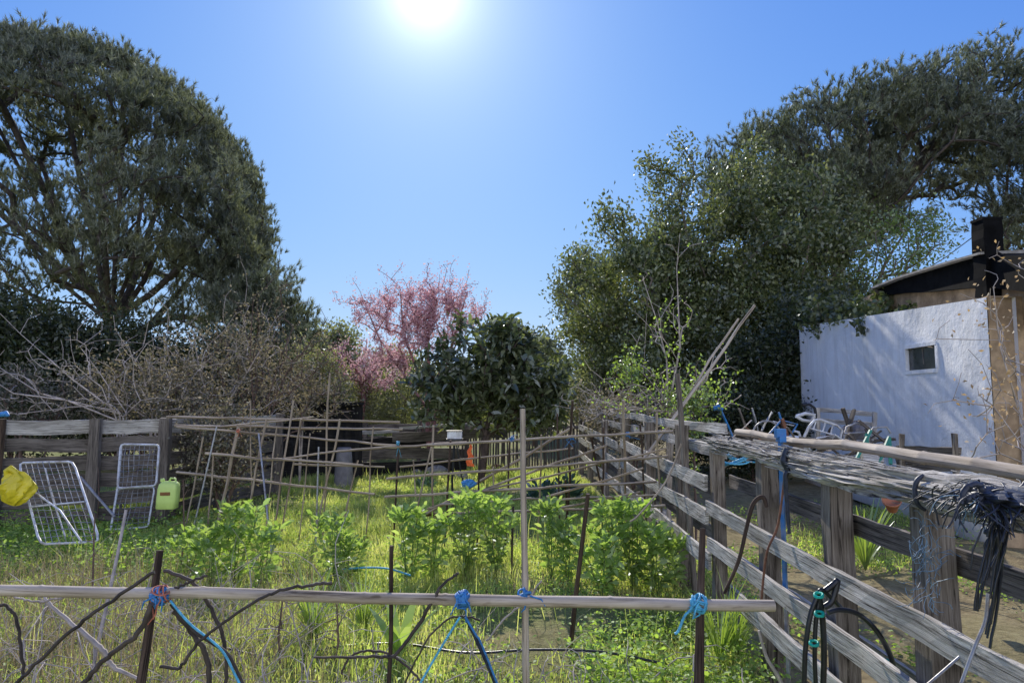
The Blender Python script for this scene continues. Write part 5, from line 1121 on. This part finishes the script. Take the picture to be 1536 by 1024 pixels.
for i in range(24):      # cords falling from the bundle
    x = r2.normal(1500, 8); top = r2.uniform(762, 780); bot = r2.choice([820, 850, 880, 920, 960])+r2.normal(0, 14); Yc = 2.0+r2.normal(0, .03); sw = r2.normal(0, 10)
    pts = [P(x, top, Yc), P(x-4+sw*.3, top+(bot-top)*.3, Yc-.03), P(x-8+sw, top+(bot-top)*.65, Yc-.03), P(x-12+sw*.6-(bot-top)*.05, bot, Yc-.03)]
    P_ = []; 
    for j in range(len(pts)-1):
        for q in range(4): P_.append(pts[j]+(pts[j+1]-pts[j])*q/4+r2.normal(0, .0006, 3))
    P_.append(pts[-1]); m.tube(P_, r2.uniform(.0025, .0045), 5)
m.build('cords', M['black_plastic'], nb)
m = MB()
for k in range(6):       # turns of cord round the bamboo pole
    Yk = 2.05-k*.07; th_ = np.linspace(0, 6.3, 16); m.tube(np.stack([FX+.19+.03*np.cos(th_), Yk+.02*np.sin(th_*.5), 1.378+.03*np.sin(th_)], 1), .006, 6)
m.build('binding', M['net'], nb)
fr_ = thing('netting_scrap', 'wisps of blue netting stuck on the nearest fence post', 'net', P(1390, 850, 2.4))
m = MB()
for i in range(60):
    p = P(1392+r2.normal(0, 12), r2.uniform(775, 900), 2.36); d_ = unit(r2.normal(size=3)*np.array([1, .15, 1])); pts = [p]
    for k in range(6): d_ = unit(d_+r2.normal(0, .5, 3)*np.array([1, .2, 1])); p = p+d_*.014; pts.append(p)
    m.tube(pts, .0011, 4, False)
m.build('fibres', M['net_blue'], fr_)
gf = 'cords and straps on the near fence'
rope('cord', 'thin grey cord curving down the fence at the lower right', pp(1.95, (1482, 890), (1478, 930), (1462, 970), (1440, 1030)), .005, 'wire', 'cord', gf)
rope('cord', 'brown cord running down the blue stake to the fence foot', pp(3.6, (1178, 700), (1174, 740), (1166, 790), (1150, 830), (1142, 900)), .006, 'rust', 'cord', gf)
rope('cord', 'grey cord sagging between the boards near the hose', pp(2.2, (1375, 1040), (1410, 1010), (1450, 975), (1460, 965)), .0045, 'wire', 'cord', gf)
rope('strap', 'black strap knotted round the top rail by the blue stake', pp(3.55, (1180, 672), (1176, 690), (1182, 705), (1178, 720), (1184, 800)), [.014, .02, .016, .012, .008], 'net', 'strap', gf)
rope('strap', 'black strip tied round the top rail over the nearest post', pp(2.36, (1385, 712), (1376, 720), (1372, 735), (1376, 755), (1388, 765)), [.006, .009, .008, .008, .005], 'net', 'strap', gf)
rope('old_tyre_strip', 'curved strip of rubber slung between the two left posts of the near fence', pp(3.95, (1086, 890), (1108, 840), (1120, 790), (1130, 755), (1144, 745), (1150, 760)), [.009, .011, .011, .012, .013, .01], 'stake', 'rubber strip', gf)
rope('twine', 'loop of dark twine over the left end of the splintered rail', pp(4.5, (1092, 660), (1096, 655), (1102, 668), (1108, 672)), .006, 'net', 'twine', gf)
rope('dead_branch', 'dead branch lying in the grass at the right of the blue stake tie', pp(3.3, (1138, 945), (1150, 985), (1165, 1010), (1180, 1040)), [.006, .008, .01, .01], 'twig_pale', 'branch')
rope('brown_stick', 'brown stick leaning inside the far fence, fallen from the frame', pp(5.2, (1022, 665), (1000, 720), (960, 770), (945, 782)), .007, 'cane', 'stick')
m = MB(); c = P(6, 622, 6.8); m.tube([c+np.array([-.05, 0, 0]), c+np.array([.02, 0, .01]), c+np.array([.05, 0, -.01])], [.02, .028, .012], 8, jit=.2); tag(m.build('blue_rag', M['blue'], at=c), 'blue rag tied on top of the post at the left edge', 'rag')

# ------------------------------------------------------------------ light
d = ray(640, -14); d = d/np.linalg.norm(d)
el = math.asin(d[2]); az = math.atan2(d[0], d[1])
sl = bpy.data.lights.new('sun', 'SUN'); sl.energy = 5.0; sl.angle = R(.55); sl.color = (1, .94, .84)
so = link(bpy.data.objects.new('sun', sl)); so.rotation_euler = Vector(-d).to_track_quat('-Z', 'Y').to_euler(); so.location = (0, 0, 20)
w = bpy.data.worlds.new('World'); scn.world = w; w.use_nodes = True; nt = w.node_tree; nt.nodes.clear()
out = nt.nodes.new('ShaderNodeOutputWorld'); bg = nt.nodes.new('ShaderNodeBackground'); nt.links.new(bg.outputs[0], out.inputs[0])
sky = nt.nodes.new('ShaderNodeTexSky'); sky.sky_type = 'NISHITA'; sky.sun_disc = False
sky.sun_elevation = el; sky.sun_rotation = az; sky.air_density = 1.0; sky.dust_density = .3; sky.ozone_density = 2.2
hsv = nt.nodes.new('ShaderNodeHueSaturation'); hsv.inputs['Saturation'].default_value = 1.0; nt.links.new(sky.outputs[0], hsv.inputs['Color'])
tc = nt.nodes.new('ShaderNodeTexCoord')
dp = nt.nodes.new('ShaderNodeVectorMath'); dp.operation = 'DOT_PRODUCT'; dp.inputs[1].default_value = tuple(d)
nm = nt.nodes.new('ShaderNodeVectorMath'); nm.operation = 'NORMALIZE'; nt.links.new(tc.outputs['Generated'], nm.inputs[0]); nt.links.new(nm.outputs[0], dp.inputs[0])
def mth(op, a, b=None):
    n = nt.nodes.new('ShaderNodeMath'); n.operation = op
    for k, v in ((0, a), (1, b)):
        if v is None: continue
        if isinstance(v, (int, float)): n.inputs[k].default_value = v
        else: nt.links.new(v, n.inputs[k])
    return n.outputs[0]
th = mth('ARCCOSINE', mth('MINIMUM', dp.outputs['Value'], .999999))
def ex(A, deg): return mth('MULTIPLY', A, mth('POWER', 2.71828, mth('MULTIPLY', th, -1/R(deg))))
glow = mth('ADD', ex(11.0, 2.0), ex(2.2, 6.0))
gc = nt.nodes.new('ShaderNodeVectorMath'); gc.operation = 'SCALE'; gc.inputs[0].default_value = (1, .97, .9); nt.links.new(glow, gc.inputs['Scale'])
BS = .13
sr = nt.nodes.new('ShaderNodeSeparateXYZ'); nt.links.new(hsv.outputs[0], sr.inputs[0]); cb = nt.nodes.new('ShaderNodeCombineXYZ')
for i_, (gain, m_) in enumerate(((.56, .62), (1.0, .82), (2.5, 1.06))):      # clear blue sky that rolls off softly toward the horizon
    v_ = mth('SUBTRACT', 1, mth('POWER', 2.71828, mth('MULTIPLY', sr.outputs[i_], -gain*BS/m_)))
    nt.links.new(mth('MULTIPLY', v_, m_/BS), cb.inputs[i_])
sz = nt.nodes.new('ShaderNodeSeparateXYZ'); nt.links.new(nm.outputs[0], sz.inputs[0])
low = mth('POWER', 2.71828, mth('MULTIPLY', mth('ABSOLUTE', sz.outputs[2]), -1/.13))        # pale band of haze at the horizon
cb2 = nt.nodes.new('ShaderNodeCombineXYZ')
for i_, v_ in enumerate((.20, .10, .0)): nt.links.new(mth('MULTIPLY', low, v_/BS), cb2.inputs[i_])
cb3 = nt.nodes.new('ShaderNodeVectorMath'); cb3.operation = 'ADD'; nt.links.new(cb.outputs[0], cb3.inputs[0]); nt.links.new(cb2.outputs[0], cb3.inputs[1]); cb = cb3
ad = nt.nodes.new('ShaderNodeVectorMath'); ad.operation = 'ADD'; nt.links.new(cb.outputs[0], ad.inputs[0]); nt.links.new(gc.outputs[0], ad.inputs[1])
# warm fill light added to the sky opposite the sun, lifts shaded faces
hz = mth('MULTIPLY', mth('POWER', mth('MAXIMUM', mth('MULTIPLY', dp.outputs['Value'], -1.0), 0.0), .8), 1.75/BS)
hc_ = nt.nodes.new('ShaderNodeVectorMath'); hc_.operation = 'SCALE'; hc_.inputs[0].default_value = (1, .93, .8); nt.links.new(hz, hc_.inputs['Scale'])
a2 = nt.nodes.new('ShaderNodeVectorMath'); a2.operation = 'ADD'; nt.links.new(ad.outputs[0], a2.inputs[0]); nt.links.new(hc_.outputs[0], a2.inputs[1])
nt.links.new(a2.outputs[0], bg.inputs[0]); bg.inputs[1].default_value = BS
scn.view_settings.view_transform = 'Standard'; scn.view_settings.look = 'None'; scn.view_settings.exposure = 0
scn.render.engine = 'CYCLES'
